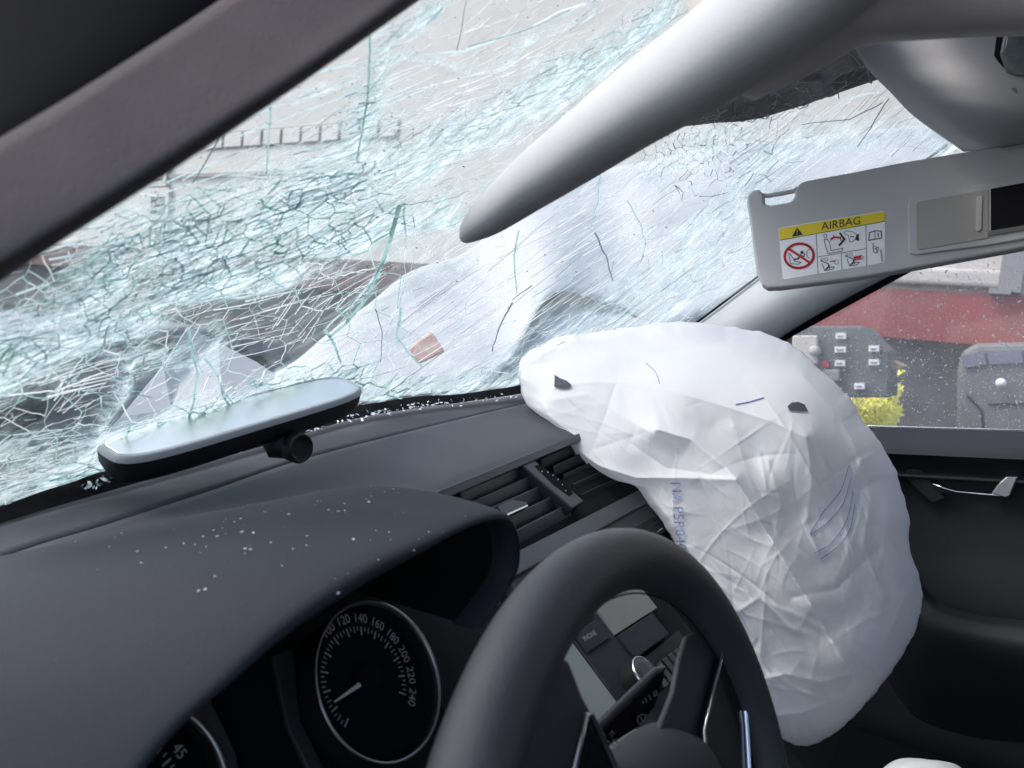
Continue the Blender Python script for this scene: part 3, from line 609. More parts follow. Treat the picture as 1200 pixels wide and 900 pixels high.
# black printed band by the header, with its dot row
def frit_obj():
    mb = MB(); n = 40
    low = [(775, 150), (815, 147), (838, 144), (862, 143), (890, 139), (940, 124), (1000, 103), (1030, 93), (1100, 70)]
    top = [(x+60-(x-775)*.2, y-260) for x, y in low]
    def at_(pl, t):
        k = t*(len(pl)-1); i = min(int(k), len(pl)-2); return lerp(pl[i][0], pl[i+1][0], k-i), lerp(pl[i][1], pl[i+1][1], k-i)
    grid = []
    for j in range(13):
        rowp = []
        for i in range(n+1):
            a, b = at_(low, i/n), at_(top, i/n); rowp.append(G(lerp(a[0], b[0], j/12), lerp(a[1], b[1], j/12), .0003))
        grid.append(rowp)
    for j in range(12):
        for i in range(n):
            q = [grid[j][i], grid[j][i+1], grid[j+1][i+1], grid[j+1][i]]
            if all(q): mb.quad(*q)
    mb.build('frit_band', M['frit'], ws)
    mb = MB()
    for i in range(46):
        x = 930+i*2.1; y = 96.6+.2*math.sin(i); c = G(x, y, .0012)
        if c: mb.poly([G(x+.55*math.cos(a), y+.55*math.sin(a), .0012) for a in (0, 1.05, 2.1, 3.14, 4.2, 5.2)])
    mb.build('dot_row', M['crumb'], ws, kind='stuff')
frit_obj()
# black bonded edge with flaking shards at the foot of the glass
edge = MB(); ev = []
for i in range(80):
    t = i/79; k = t*(len(base)-1); j = min(int(k), len(base)-2); p = lerp(base[j], base[j+1], k-j); ev.append(p)
ev = catmull(base, 120)
for i in range(120):
    a, b = ev[i], ev[i+1]; o1 = Vector((-.008, -.028, -.006)); u1 = Vector((0, -.003, .008))
    edge.quad(a+u1, b+u1, b+o1, a+o1)
edge.build('bonded_edge', M['seal'], ws)
fl = MB()
for _ in range(900):
    t = R_.random(); px = 430+175*t if _ < 420 else 90+370*R_.random(); 
    yb = 475-(px-430)*.134 if px > 430 else 552-(px-140)*.266
    py = yb+R_.gauss(5, 4)
    c = onplane_dash(px, py, .012+R_.uniform(0, .006)); s = R_.uniform(.001, .0042); a_ = Vector((R_.gauss(0, 1), R_.gauss(0, 1), R_.gauss(0, .5))).normalized(); b_ = a_.orthogonal().normalized()
    fl.poly([c-a_*s, c-b_*s*.35, c+a_*s, c+b_*s*.45])
tag(fl.build('glass_flakes', M['crumb']), 'white flakes of splintered glass lying along the foot of the windscreen', 'glass', kind='stuff')

# ================================================================== BONNET (crumpled, outside)
bon = thing('bonnet', 'crumpled pale white bonnet pushed up behind the windscreen', 'bonnet', (.8, 1.4, -.1))
def facets(name, pts, tris, m, parent, **k): return obj(name, [Dp(*p) for p in pts], tris, m, parent, **k)
pts = [(60, 590, 1.05), (95, 535, 1.12), (140, 490, 1.2), (190, 430, 1.35), (220, 383, 1.5), (255, 402, 1.55), (300, 425, 1.62), (330, 445, 1.66), (200, 480, 1.28), (260, 470, 1.35), (230, 560, 1.1), (330, 520, 1.3), (205, 425, 1.48)]
tr = [(0, 1, 10), (1, 2, 8), (1, 8, 10), (2, 3, 8), (3, 12, 8), (3, 4, 12), (4, 5, 12), (12, 5, 8), (5, 9, 8), (5, 6, 9), (6, 7, 9), (8, 9, 10), (9, 11, 10), (9, 7, 11)]
solid(facets('front_fold', pts, tr, M['bonnet'], bon), .002)
rowsB = [[Dp(300, 450, 1.65), Dp(345, 425, 1.7), Dp(410, 372, 1.9), Dp(470, 325, 2.1), Dp(550, 292, 2.35), Dp(620, 235, 2.5), Dp(700, 200, 2.6), Dp(850, 172, 2.65), Dp(1140, 140, 2.8)],
         [Dp(320, 465, 1.55), Dp(370, 435, 1.6), Dp(435, 410, 1.72), Dp(510, 385, 1.9), Dp(575, 350, 2.1), Dp(640, 290, 2.25), Dp(710, 275, 2.4), Dp(830, 262, 2.4), Dp(1140, 160, 2.7)],
         [Dp(340, 480, 1.5), Dp(400, 450, 1.52), Dp(460, 475, 1.5), Dp(545, 470, 1.6), Dp(598, 420, 1.8), Dp(650, 343, 2.02), Dp(720, 356, 2.15), Dp(830, 366, 2.15), Dp(1140, 182, 2.6)]]
Vb, Fb = patch_pts(rowsB, 48, 16)
for i, v in enumerate(Vb): Vb[i] = v+fw*(.05*noise.noise(v*4)+.02*abs(noise.noise(v*9)))
solid(obj('bonnet_skin', Vb, Fb, M['bonnet'], bon, True), .002)
rowsB = [[Dp(330, 470, 1.62), Dp(440, 415, 1.75), Dp(560, 350, 2.2), Dp(650, 335, 2.3), Dp(760, 350, 2.35), Dp(880, 380, 2.2)],
         [Dp(330, 500, 1.5), Dp(440, 450, 1.6), Dp(580, 420, 1.9), Dp(660, 400, 1.95), Dp(760, 400, 2.0), Dp(880, 420, 2.0)],
         [Dp(330, 540, 1.35), Dp(440, 500, 1.45), Dp(600, 480, 1.6), Dp(680, 470, 1.7), Dp(760, 470, 1.8), Dp(880, 470, 1.85)]]
Vb, Fb = patch_pts(rowsB, 40, 16)
for i, v in enumerate(Vb): Vb[i] = v+fw*(.05*noise.noise(v*4))
solid(obj('inner_panel', Vb, Fb, M['bonnet'], bon, True), .002)
m_ = MB(); m_.prism([Dp(px, py, 1.25) for px, py in ((479, 408), (505, 388), (511, 396), (521, 412), (492, 426), (484, 419))], fw*.01); tag(bevel(m_.build('orange_reflection', M['orange']), .003), 'orange lamp reflection on the white crumpled bonnet, modelled as a small solid patch', 'reflection')  # added solid patch, its colour stands for an orange reflection in the bonnet

# ================================================================== DASHBOARD
dash = thing('dashboard', 'dark grey plastic dashboard sprinkled with glass crumbs, gauges and air vents', 'dashboard', (.3, .3, -.1))
SP0 = Vector((.322, .172, -.042)); SA = math.atan(1.27); SS = Vector((0, 1.27, 1)).normalized(); SN = Vector((1, 0, 0)).cross(SS)  # points away from the viewer or to him
if SN.dot(CAM-SP0) < 0: SN = -SN
def SKp(px, py, off=0): return PL(px, py, SP0+SN*off, SN)
o_d = onplane_dash
row_b = [Vector((-.64, .27, .10)), Vector((-.33, .40, .11)), o_d(0, 600, .004), o_d(140, 562, .004), o_d(300, 519, .004), o_d(430, 488, .004), o_d(605, 464, .004), Vector((.86, .60, .175)), Vector((1.06, .53, .20))]
row_s = [Vector((-.64, .18, .10)), Vector((-.36, .32, .105)), o_d(0, 655), o_d(120, 617), o_d(240, 578), o_d(390, 529), o_d(613, 474), Vector((.84, .54, .165)), Vector((1.06, .47, .18))]
solid(patch('defroster_strip', [row_b, [lerp(a, b, .5)+Vector((0, 0, .001)) for a, b in zip(row_b, row_s)], row_s], 80, 8, M['dash'], dash), .0015, -1)
row_s2 = [p+Vector((0, -.0016, -.0002)) for p in row_s]
row_v = [Vector((-.64, .02, .03)), Vector((-.36, .10, .05)), Vector((-.2, .22, .095)), Vector((-.05, .28, .105)), Vector((.10, .32, .107)), SKp(508, 583, .002), SKp(650, 521, .002), SKp(765, 472, .002), Vector((1.06, .40, .16))]
mid = [lerp(a, b, .5)+Vector((0, 0, .002)) for a, b in zip(row_s2, row_v)]
q3 = [lerp(a, b, .85)+Vector((0, 0, .003)) for a, b in zip(row_s2, row_v)]
solid(patch('dash_top', [row_s2, mid, q3, row_v], 90, 24, M['dash'], dash), .0015, -1)
# seam gap
m_ = MB(); cs = catmull(row_s, 100)
m_.tube([p+Vector((0, -.001, .0002)) for p in cs[:56]], .0009, 6); m_.build('seam', M['seal'], dash)
# face below the vents
def stk(u, v, off=0): return Vector((u, SP0.y, SP0.z))+SS*v+SN*off
m_ = MB()
m_.poly([stk(.10, -.35, -.012), stk(.50, -.35, -.012), stk(.52, -.02, -.012), stk(1.06, .06, -.012), stk(1.06, .30, -.012), stk(.60, .24, -.012), stk(.10, .20, -.012)]); m_.build('dash_face', M['deep'], dash)
# vent housing
vq = [(508, 583), (760, 474), (800, 500), (604, 672)]
def vbi(s, t, off=0):   # s along the vent, t from top to bottom
    a = (lerp(508, 775, s), lerp(583, 471, s)); b = (lerp(600, 860, s), lerp(668, 528, s)); return SKp(lerp(a[0], b[0], t), lerp(a[1], b[1], t), off)
vent = None
m_ = MB()
m_.poly([vbi(0, -.02, -.03), vbi(1, -.02, -.03), vbi(1, .9, -.03), vbi(0, .9, -.03)])
m_.build('air_vent', M['deep'], dash); vent = COL.objects[-1] if False else dash.children[-1]
def bar(pa, pb, wdt, thick, tilt=0, m='slat', name='slat', off=.0, par=None):
    d = (pb-pa); l = d.length; t = d.normalized(); q = SN.cross(t).normalized(); 
    if q.dot(SS) < 0: q = -q
    q2 = (q*math.cos(tilt)+SN*math.sin(tilt)); n2 = t.cross(q2).normalized()
    mb = MB(); mb.box(pa-q2*wdt*.5-n2*thick*.5+SN*off, d, q2*wdt, n2*thick); return bevel(mb.build(name, M[m], par), .0012, 2)
# frame bars
bar(SKp(500, 588, .001), SKp(775, 472, .001), .010, .014, .3, 'slat', 'vent_frame', 0, vent)
bar(SKp(590, 672, .001), SKp(860, 527, .001), .022, .014, -.15, 'slat', 'vent_frame', 0, vent)
# slats left of divider
LS = [((540, 588), (620, 552)), ((553, 599), (633, 562)), ((566, 610), (646, 573)), ((575, 627), (658, 586)), ((590, 640), (668, 599))]
for a, b in LS: bar(SKp(*a, -.010), SKp(*b, -.010), .0195, .0032, .68, par=vent)
RSl = [((634, 545), (740, 495)), ((648, 553), (755, 502)), ((660, 563), (768, 512)), ((671, 574), (780, 523)), ((681, 586), (790, 535))]
for a, b in RSl: bar(SKp(*a, -.014), SKp(*b, -.014), .015, .0026, .75, 'black', par=vent)
# divider with dotted scale
m_ = MB(); dv = [(611, 544), (625, 538), (655, 562), (685, 587), (671, 596), (643, 572)]
m_.prism([SKp(px, py, .004) for px, py in dv], -SN*.02); bevel(m_.build('divider', M['slat'], vent), .002, 2); dvo = vent.children[-1]
m_ = MB(); m_.prism([SKp(px, py, .0048) for px, py in ((627, 546), (632, 544), (658, 563), (672, 578), (668, 581), (650, 568))], -SN*.0005); m_.build('thumb_wheel', M['seal'], vent)
m_ = MB()
for px, py in ((635, 552.5), (642, 553.5), (648, 557), (654, 562), (659, 568), (663, 575)): m_.lathe(SKp(px, py, .005), SN, [(0, .0008), (.0004, .0007), (.0006, 0)], 8)
m_.build('scale_dots', M['paper'], vent)
m_ = MB(); m_.prism([SKp(px, py, .003) for px, py in ((585, 592), (600, 585), (618, 588), (619, 592), (597, 604), (590, 601))], -SN*.012); bevel(m_.build('vent_tab', M['slat'], vent), .0015)
m_ = MB(); m_.prism([SKp(px, py, .0035) for px, py in ((594, 602), (618, 591.5), (619, 593), (595, 604))], -SN*.001); m_.build('tab_trim', M['chrome'], vent)
# shelf edges under the vents
for i, (a, b, wd_) in enumerate((((595, 690), (780, 590), .02), ((600, 712), (800, 604), .016))): bar(SKp(*a, -.004), SKp(*b, -.004), wd_, .012, .1, 'slat' if i == 0 else 'black', 'trim_strip', 0, dash)
bar(SKp(700, 640, -.002), SKp(800, 585, -.002), .03, .006, 0, 'black', 'display_bezel', 0, dash)
for (x, y) in ((773, 621), (787, 641)): bar(SKp(x-2.5, y+2, .004), SKp(x+3, y-2, .004), .0012, .0006, 0, 'chrome', 'tick_mark', 0, dash)

# decor, radio
def spoly(name, pl, off, th, m, par, bv=.001):
    mb = MB(); mb.prism([stk(u, v, off) for u, v in pl], -SN*th); return bevel(mb.build(name, M[m], par), bv, 2)
spoly('decor_panel', [(.350, .034), (.46, .034), (.46, .12), (.36, .12)], -.002, .008, 'decor', dash)
spoly('lower_block', [(.350, .004), (.436, .004), (.436, .032), (.350, .032)], .002, .012, 'cowl', dash)
spoly('lower_tray', [(.30, -.10), (.47, -.10), (.47, .001), (.30, .001)], -.005, .01, 'black', dash)
radio = spoly('radio', [(.222, -.055), (.347, -.055), (.347, .095), (.222, .095)], 0, .010, 'cowl', dash, .002)
spoly('screen', [(.226, -.050), (.277, -.050), (.277, .088), (.226, .088)], .0015, .002, 'screen', radio)
spoly('screen_edge', [(.2775, -.052), (.281, -.052), (.281, .09), (.2775, .09)], .0018, .002, 'gloss', radio)
spoly('key', [(.286, .034), (.334, .034), (.334, .0565), (.286, .0565)], .0018, .0018, 'cowl', radio)
spoly('key', [(.286, .060), (.334, .060), (.334, .088), (.286, .088)], .0018, .0018, 'cowl', radio)
text_obj('key_lettering', 'PHONE', .0075, lambda x, y: stk(.306+x, .046+y, .0022), M['grey_ink'], radio)
spoly('key_mark', [(.318, .0635), (.331, .0635), (.331, .0650), (.318, .0650)], .0022, .0004, 'paper', radio, .0001)
kb = MB(); kb.lathe(stk(.321, -.013, 0), SN, [(0, .0190), (.014, .0180), (.018, .0174)], 40); kb.build('tuning_knob', M['black'], radio, True); kn = radio.children[-1]
kb = MB(); kb.lathe(stk(.321, -.013, .0), SN, [(.0175, .0176), (.0195, .0176), (.0200, .0166), (.0185, .0160)], 40); kb.build('knob_ring', M['chrome'], radio, True)
kb = MB(); kb.lathe(stk(.321, -.013, .0), SN, [(.0180, .0162), (.0200, .0150), (.0207, .008), (.0204, 0)], 40); kb.build('knob_cap', M['slat'], radio, True)
for i in range(7): spoly('climate_key', [(.355+i*.015, -.035), (.367+i*.015, -.035), (.367+i*.015, -.012), (.355+i*.015, -.012)], .004, .008, 'gloss', dash)

# instrument cluster
tt = math.radians(35.8); GE1 = Vector((1, 0, 0)); GE2 = Vector((0, math.sin(tt), math.cos(tt))); GN = GE1.cross(GE2)
if GN.dot(CAM) < 0: GN = -GN
SPC = Vector((-.004, .200, .056)); TAC = Vector((-.162, .212, .042))
cl = MB(); cc = (SPC+TAC)/2-GN*.034
cl.poly([cc-GE1*.25-GE2*.11, cc+GE1*.16-GE2*.11, cc+GE1*.16+GE2*.09, cc-GE1*.25+GE2*.09]); cluster = cl.build('instrument_panel', M['deep'], dash)
def gauge(name, c, labels, a0, a1, needle_a, upto):
    g_ = MB(); g_.lathe(c, GN, [(-.028, .047), (-.001, .0500)], 64); go = g_.build(name, M['black'], dash, True)
    g_ = MB(); g_.lathe(c, GN, [(-.002, .0500), (.0004, .0513), (.0009, .0502), (.0000, .0493), (-.003, .0490)], 72); g_.build('bezel', M['ring'], go, True)
    g_ = MB(); g_.lathe(c-GN*.012, GN, [(0, .0475), (0, 0)], 48); g_.build('dial_face', M['seal'], go)
    cf = c-GN*.0115+GE2*.0035-GE1*.0025; n = len(labels); tk = MB()
    for i in range((n-1)*4+1):
        a = math.radians(lerp(a0, a1, i/((n-1)*4))); dr = GE1*math.sin(a)+GE2*math.cos(a); pr = GE1*math.cos(a)-GE2*math.sin(a)
        r1 = .0345; r0 = r1-(.0058 if i % 4 == 0 else .0040 if i % 2 == 0 else .0028); wdt = .00045 if i % 4 == 0 else .0003
        tk.quad(cf+dr*r0-pr*wdt, cf+dr*r0+pr*wdt, cf+dr*r1+pr*wdt, cf+dr*r1-pr*wdt)
    tk.build('tick_marks', M['num'], go)
    for i, s in enumerate(labels):
        if i < upto: continue   # the lower numerals sink into the shade of the bezel
        a = math.radians(lerp(a0, a1, i/(n-1))); dr = GE1*math.sin(a)+GE2*math.cos(a); pr = GE1*math.cos(a)-GE2*math.sin(a); p = cf+dr*.0400
        text_obj('number', s, .0088, lambda x, y: p+pr*x*.9+dr*y, M['num'], go)
    a = math.radians(needle_a); dr = GE1*math.sin(a)+GE2*math.cos(a); pr = GE1*math.cos(a)-GE2*math.sin(a); cn = cf+GN*.006
    nd = MB(); nd.prism([cn+dr*.011-pr*.0014, cn+dr*.011+pr*.0014, cn+dr*.034+pr*.0005, cn+dr*.034-pr*.0005], GN*.0008); nd.build('needle', M['needle'], go)
    nd = MB(); nd.lathe(cf, GN, [(0, .0100), (.006, .0095), (.0075, .006), (.0075, 0)], 32); nd.build('needle_hub', M['seal'], go, True)
    return go
gauge('speedometer', SPC, [str(i) for i in range(0, 260, 20)], -126, 126, -97, 5)
gauge('tachometer', TAC, ['5', '10', '15', '20', '25', '30', '35', '40', '45', '50'], -128, 98, -128, 0)
# centre display bezel wings
cb = (SPC+TAC)/2-GN*.016
for s in (-1, 1):
    m_ = MB(); m_.prism([cb+GE1*(s*.040)+GE2*.042, cb+GE1*(s*.024)+GE2*.042, cb+GE1*(s*.018)+GE2*-.0, cb+GE1*(s*.024)-GE2*.04, cb+GE1*(s*.034)-GE2*.04, cb+GE1*(s*.028)], GN*.004); bevel(m_.build('display_surround', M['slat'], cluster), .001)
m_ = MB(); m_.prism([cb+GE1*.060+GE2*.05, cb+GE1*.14+GE2*.04, cb+GE1*.15-GE2*.06, cb+GE1*.075-GE2*.05], GN*.002)
# cowl : rim (driver side) and top shell
def rimp(px, py): return PL(px, py, (0, .152, 0), Vector((0, 1, 0)))
rim_px = [(60, 1080), (110, 985), (165, 900), (215, 843), (270, 795), (335, 738), (395, 697), (450, 665), (500, 640), (545, 617), (578, 607), (597, 612), (606, 638), (603, 670), (582, 706), (560, 735)]
rimc = catmull([rimp(*p) for p in rim_px], 90)
def cow(p, s):  # shell grown from the rim forward; s = 0 rim .. 1 dash
    cx = -.075; q = Vector(p); q.y = .152+s*.27
    q.z = lerp(p.z, .108+.0*p.x, s**1.25)
    q.z += .012*math.sin(math.pi*min(1, s*1.0))*max(0, (p.z-.1)/.07)
    q.x = lerp(p.x, p.x+(.04 if p.x > 0 else -.06), s)
    return q
NS = 26; Vc = []
prof = [(-.0, .005)]
lip = [Vector((0, .016, -.007)), Vector((0, .008, -.0068)), Vector((0, .001, -.0045)), Vector((0, -.002, 0)), Vector((0, .0005, .0038)), Vector((0, .004, .0055))]
cen = Vector((-.075, .152, .09))
rowsC = []
for l in lip:
    r_ = []
    for p in rimc:
        n = (p-cen); n.y = 0; n.normalize(); r_.append(p+Vector((0, l.y, 0))+n*(l.z))
    rowsC.append(r_)
for k in range(1, NS+1):
    s = k/NS; r_ = []
    for p in rimc:
        n = (p-cen); n.y = 0; n.normalize(); q = cow(p+n*.0055, s); q.y += .004*(1-s); r_.append(q)
    rowsC.append(r_)
Vc = [v for r_ in rowsC for v in r_]; W_ = len(rimc)
Fc = [(j*W_+i, j*W_+i+1, (j+1)*W_+i+1, (j+1)*W_+i) for j in range(len(rowsC)-1) for i in range(W_-1)]
obj('gauge_cowl', Vc, Fc, M['cowl'], dash, True)
# inner wall of the cowl
r0 = [p+Vector((0, .016, 0))+(Vector((cen.x, p.y, cen.z))-p).normalized()*.003 for p in rimc]
r1 = [p+Vector((0, .12, -.002))+(Vector((cen.x, p.y, cen.z))-p).normalized()*.011 for p in rimc]
Vi = r0+r1; obj('cowl_lining', Vi, [(i, i+1, W_+i+1, W_+i) for i in range(W_-1)], M['deep'], dash, True)
m_ = MB(); m_.prism([Dp(px, py, .60) for px, py in ((577, 707), (583, 703), (586, 708), (580, 712))], fw*.004); m_.build('trim_glint', M['chrome'], dash)
# lower column shroud
m_ = MB(); m_.box((-.12, .10, -.16), (.28, 0, 0), (0, .16, 0), (0, 0, .10)); bevel(m_.build('column_shroud', M['black'], dash), .02, 3)

# crumbs of glass on the dash
cm = MB(); dg = [o for o in dash.children if o.name.split('.')[0] in ('dash_top', 'defroster_strip', 'gauge_cowl')]
def wv(o): off = root_of(o); return [v.co+off for v in o.data.vertices]
bv = []
for o in dg: bv.append(BVHTree.FromPolygons([v[:] for v in wv(o)], [tuple(p.vertices) for p in o.data.polygons]))
def hitdash(px, py):
    r = ray(px, py); best = None
    for b in bv:
        h = b.ray_cast(CAM, r)
        if h[0] is not None and (best is None or h[3] < best[3]): best = h
    return best
for _ in range(430):
    px, py = R_.uniform(0, 620), R_.uniform(470, 700)
    if R_.random() < .5: px, py = R_.gauss(330, 120), R_.gauss(560, 35)
    if py > 650 and R_.random() < .8: continue
    h = hitdash(px, py)
    if not h: continue
    n = h[1] if h[1].z > 0 else -h[1]; c = h[0]+n*.0006; s = min(.0026, R_.expovariate(1/.00034)+.0002)
    a_ = (n.orthogonal().normalized()); b_ = n.cross(a_); an = R_.uniform(0, 6.28); u_ = a_*math.cos(an)+b_*math.sin(an); v_ = n.cross(u_)
    cm.prism([c-u_*s, c-v_*s*.5, c+u_*s*.9, c+v_*s*.7], n*s*.4)
tag(cm.build('glass_crumbs', M['crumb']), 'tiny crumbs of broken glass scattered over the dark dashboard top', 'glass', kind='stuff')

# ================================================================== REAR VIEW MIRROR lying on the dash
mir = thing('rear_view_mirror', 'black rear view mirror torn off and lying glass up on the dashboard', 'mirror', D(290, 510, .80))
A_, B_ = D(147, 547, .585), D(436, 460, .80); ax = (B_-A_); Lm = ax.length; ax.normalize()
bx = ax.cross(Vector((0, 0, 1))).normalized(); 
if bx.dot(ray(290, 500)) < 0: bx = -bx
hz = bx.cross(ax).normalized()
if hz.z < 0: hz = -hz
bt = math.radians(13); bdir = (bx*math.cos(bt)+hz*math.sin(bt)).normalized(); cdir = bdir.cross(ax).normalized()
if cdir.z < 0: cdir = -cdir
WM = .056
def mrow(off, inset, n=64, pw=.36):
    out = []
    for i in range(n):
        a = 2*math.pi*i/n; x = math.copysign(abs(math.cos(a))**pw, math.cos(a)); y = math.copysign(abs(math.sin(a))**(pw*1.5), math.sin(a))
        out.append(A_+ax*(Lm/2+x*(Lm/2-inset))+bdir*(WM/2+y*(WM/2-inset))+cdir*off)
    return out
def loft(name, rows, m, par, cap0=True, cap1=True, smooth=True):
    n = len(rows[0]); V_ = [v for r_ in rows for v in r_]; F_ = [(j*n+i, j*n+(i+1) % n, (j+1)*n+(i+1) % n, (j+1)*n+i) for j in range(len(rows)-1) for i in range(n)]
    if cap0: F_.append(tuple(range(n-1, -1, -1)))
    if cap1: F_.append(tuple((len(rows)-1)*n+i for i in range(n)))
    return obj(name, V_, F_, m, par, smooth)
loft('housing', [mrow(-.027, .014), mrow(-.024, .006), mrow(-.013, .001), mrow(-.003, 0)], M['black'], mir, True, False)
loft('rim', [mrow(-.0035, -.0002), mrow(.0015, .0004), mrow(.003, .003), mrow(.0022, .005)], M['pillar'], mir, False, False)
loft('mirror_glass', [mrow(.0018, .0048), mrow(.0022, .0055)], M['mirror'], mir, False, True, False)
m_ = MB(); c_ = D(354, 526, .72); kd = (rt*.8-fw*.55-up*.1).normalized()
m_.lathe(c_-kd*.02, kd, [(0, .010), (.006, .0135), (.018, .0142), (.0205, .0128), (.0195, .0112), (.017, .0107), (.0175, .006), (.0175, 0)], 36); m_.build('ball_mount', M['black'], mir, True)
m_ = MB(); m_.tube([D(312, 503, .73), D(325, 522, .73), c_-kd*.01], [.010, .0135, .0115], 16); m_.build('stalk', M['black'], mir, True)

# ================================================================== STEERING WHEEL
sw = thing('steering_wheel', 'black leather steering wheel with slim chrome spoke trims in the foreground', 'steering wheel', (0, 0, 0))
wt = math.radians(18.9); E1 = Vector((1, 0, 0)); E2 = Vector((0, math.sin(wt), math.cos(wt))); WN = E1.cross(E2)
if WN.dot(CAM) < 0: WN = -WN
def wl(x, y, z=0): return E1*x+E2*y+WN*z
NR, NT = 160, 28; Vw = []; Fw = []
for i in range(NR):
    a = 2*math.pi*i/NR; dr = E1*math.sin(a)+E2*math.cos(a)
    ad = math.degrees(a); ad = ad if ad <= 180 else 360-ad
    bul = math.exp(-((ad-62)/16)**2)
    r = .0176-.0014*math.sin(a); Rc = .1765
    for k in range(NT):
        b = 2*math.pi*k/NT; Vw.append(dr*(Rc+math.cos(b)*r*1.0)+WN*(math.sin(b)*r*1.0))
for i in range(NR):
    for k in range(NT): Fw.append((i*NT+k, i*NT+(k+1) % NT, ((i+1) % NR)*NT+(k+1) % NT, ((i+1) % NR)*NT+k))
obj('rim', Vw, Fw, M['leather'], sw, True)
# stitched seam along the inside of the rim and joints between leather sections
m_ = MB(); m_.tube([dr_*(.1755-.0180) for dr_ in [E1*math.sin(a)+E2*math.cos(a) for a in [2*math.pi*i/120 for i in range(121)]]], .0005, 5, False); m_.build('rim_seam', M['seal'], sw)
def wprism(name, pl, z0, z1, m, bv=.003, par=None, seg=3):
    mb = MB(); mb.prism([wl(x, y, z0) for x, y in pl], WN*(z1-z0)); o = mb.build(name, M[m], par or sw); return bevel(o, bv, seg)
for s in (1,):
    mb = MB(); mb.prism([PL(px, py, WN*-.004, WN) for px, py in ((806, 746), (797, 775), (790, 812), (774, 853), (748, 882), (714, 900), (700, 940), (900, 990), (893, 860), (852, 765), (817, 741))], -WN*.004); bevel(mb.build('spoke', M['hubm'], sw), .0015, 3)
    wprism('insert', [(s*x, y) for x, y in ((.140, .088), (.160, .058), (.152, .03), (.139, .010), (.13, -.03), (.06, -.03), (.088, .058))], -.003, .0015, 'gloss', .001)
    tr_ = MB(); tr_.tube([wl(s*.050, -.03, .0025), wl(s*.085, .058, .0025), wl(s*.1385, .0895, .0025), wl(s*.1425, .0895, .0025)], .0014, 8); tr_.tube([wl(s*.1425, .0895, .0025), wl(s*.161, .059, .0025), wl(s*.153, .035, .0025), wl(s*.141, .010, .0025), wl(s*.132, -.04, .0025)], .0020, 8); tr_.build('chrome_trim', M['chrome'], sw, True)
def WLp(px, py, z): return PL(px, py, WN*z, WN)
mb = MB(); mb.prism([WLp(px, py, -.004) for px, py in ((640, 775), (668, 770), (684, 812), (704, 850), (732, 905), (760, 990), (560, 1040), (540, 900), (600, 820))], -WN*.016); bevel(mb.build('spoke', M['hubm'], sw), .004, 3)
mb = MB(); mb.prism([WLp(px, py, -.002) for px, py in ((687, 843), (716, 900), (745, 960), (650, 960), (675, 900))], WN*.003); bevel(mb.build('insert', M['gloss'], sw), .001, 2)
mb = MB(); mb.tube([WLp(px, py, .0035) for px, py in ((655, 960), (673, 900), (686, 838), (693, 838), (722, 900), (750, 960))], .0016, 8); mb.build('chrome_trim', M['chrome'], sw, True)
wprism('lower_spoke', [(-.03, -.05), (.03, -.05), (.022, -.165), (-.022, -.165)], -.02, -.004, 'hubm', .006)
# airbag cover: domed pad
Vh = []; nr, na = 14, 72
def hubr(a):
    x, y = math.cos(a), math.sin(a); return 1/((abs(x)/.098)**2.6+(abs(y)/.080)**2.6)**(1/2.6)
for j in range(nr+1):
    s = j/nr
    for i in range(na):
        a = 2*math.pi*i/na; r = hubr(a)*(s); h = .024*(1-s**4)**.5-.004 if s < 1 else -.012
        Vh.append(wl(r*math.cos(a), r*math.sin(a)*1.0+.001, h))
Fh = [(j*na+i, j*na+(i+1) % na, (j+1)*na+(i+1) % na, (j+1)*na+i) for j in range(nr) for i in range(na)]
obj('airbag_cover', Vh, Fh, M['hubm'], sw, True)
m_ = MB(); m_.lathe(wl(0, -.004, .019), WN, [(0, .042), (.0025, .041), (.003, .036), (.0034, 0)], 48); m_.build('centre_cap', M['hubm'], sw, True)
m_ = MB(); m_.tube([wl(0, 0, -.01), wl(0, 0, -.09)], .03, 20); m_.build('steering_hub', M['black'], sw, True)

# wiper stalk
st = thing('wiper_stalk', 'black control stalk with white wiper symbols behind the steering wheel', 'stalk', (.08, .08, .03))
def sk(px, py, d): return Dp(px, py, d)
pa = [(640, 895), (690, 868), (745, 815), (772, 785), (781, 781), (778, 795), (768, 830), (752, 852), (735, 862), (700, 885), (660, 915)]
dep = [.475, .50, .545, .565, .575, .575, .56, .545, .53, .505, .48]
m_ = MB(); m_.prism([sk(p[0], p[1], d) for p, d in zip(pa, dep)], (fw*.8+up*.25-rt*.3).normalized()*.005); bevel(m_.build('lever', M['gloss'], st), .003, 3)
m_ = MB(); m_.tube([sk(640, 893, .472), sk(690, 864, .497), sk(742, 812, .54), sk(768, 786, .56), sk(779, 783, .57)], [.0038, .0038, .0034, .0026, .0012], 12); m_.build('lever_edge', M['slat'], st, True)
def skp(px, py):
    # plane through the lever's face
    p0, p1, p2 = sk(690, 868, .498), sk(772, 790, .564), sk(735, 862, .528); n = (p1-p0).cross(p2-p0).normalized(); return PL(px, py, p0-n*(.0006 if n.dot(CAM-p0) < 0 else -.0006), n)
m_ = MB()
def stroke(mb, pts, wd, fn):
    for i in range(len(pts)-1):
        (x0, y0), (x1, y1) = pts[i], pts[i+1]; dx, dy = x1-x0, y1-y0; l = math.hypot(dx, dy) or 1; nx, ny = -dy/l*wd/2, dx/l*wd/2; ex, ey = dx/l*wd*.25, dy/l*wd*.25
        mb.quad(fn(x0+nx-ex, y0+ny-ey), fn(x1+nx+ex, y1+ny+ey), fn(x1-nx+ex, y1-ny+ey), fn(x0-nx-ex, y0-ny-ey))
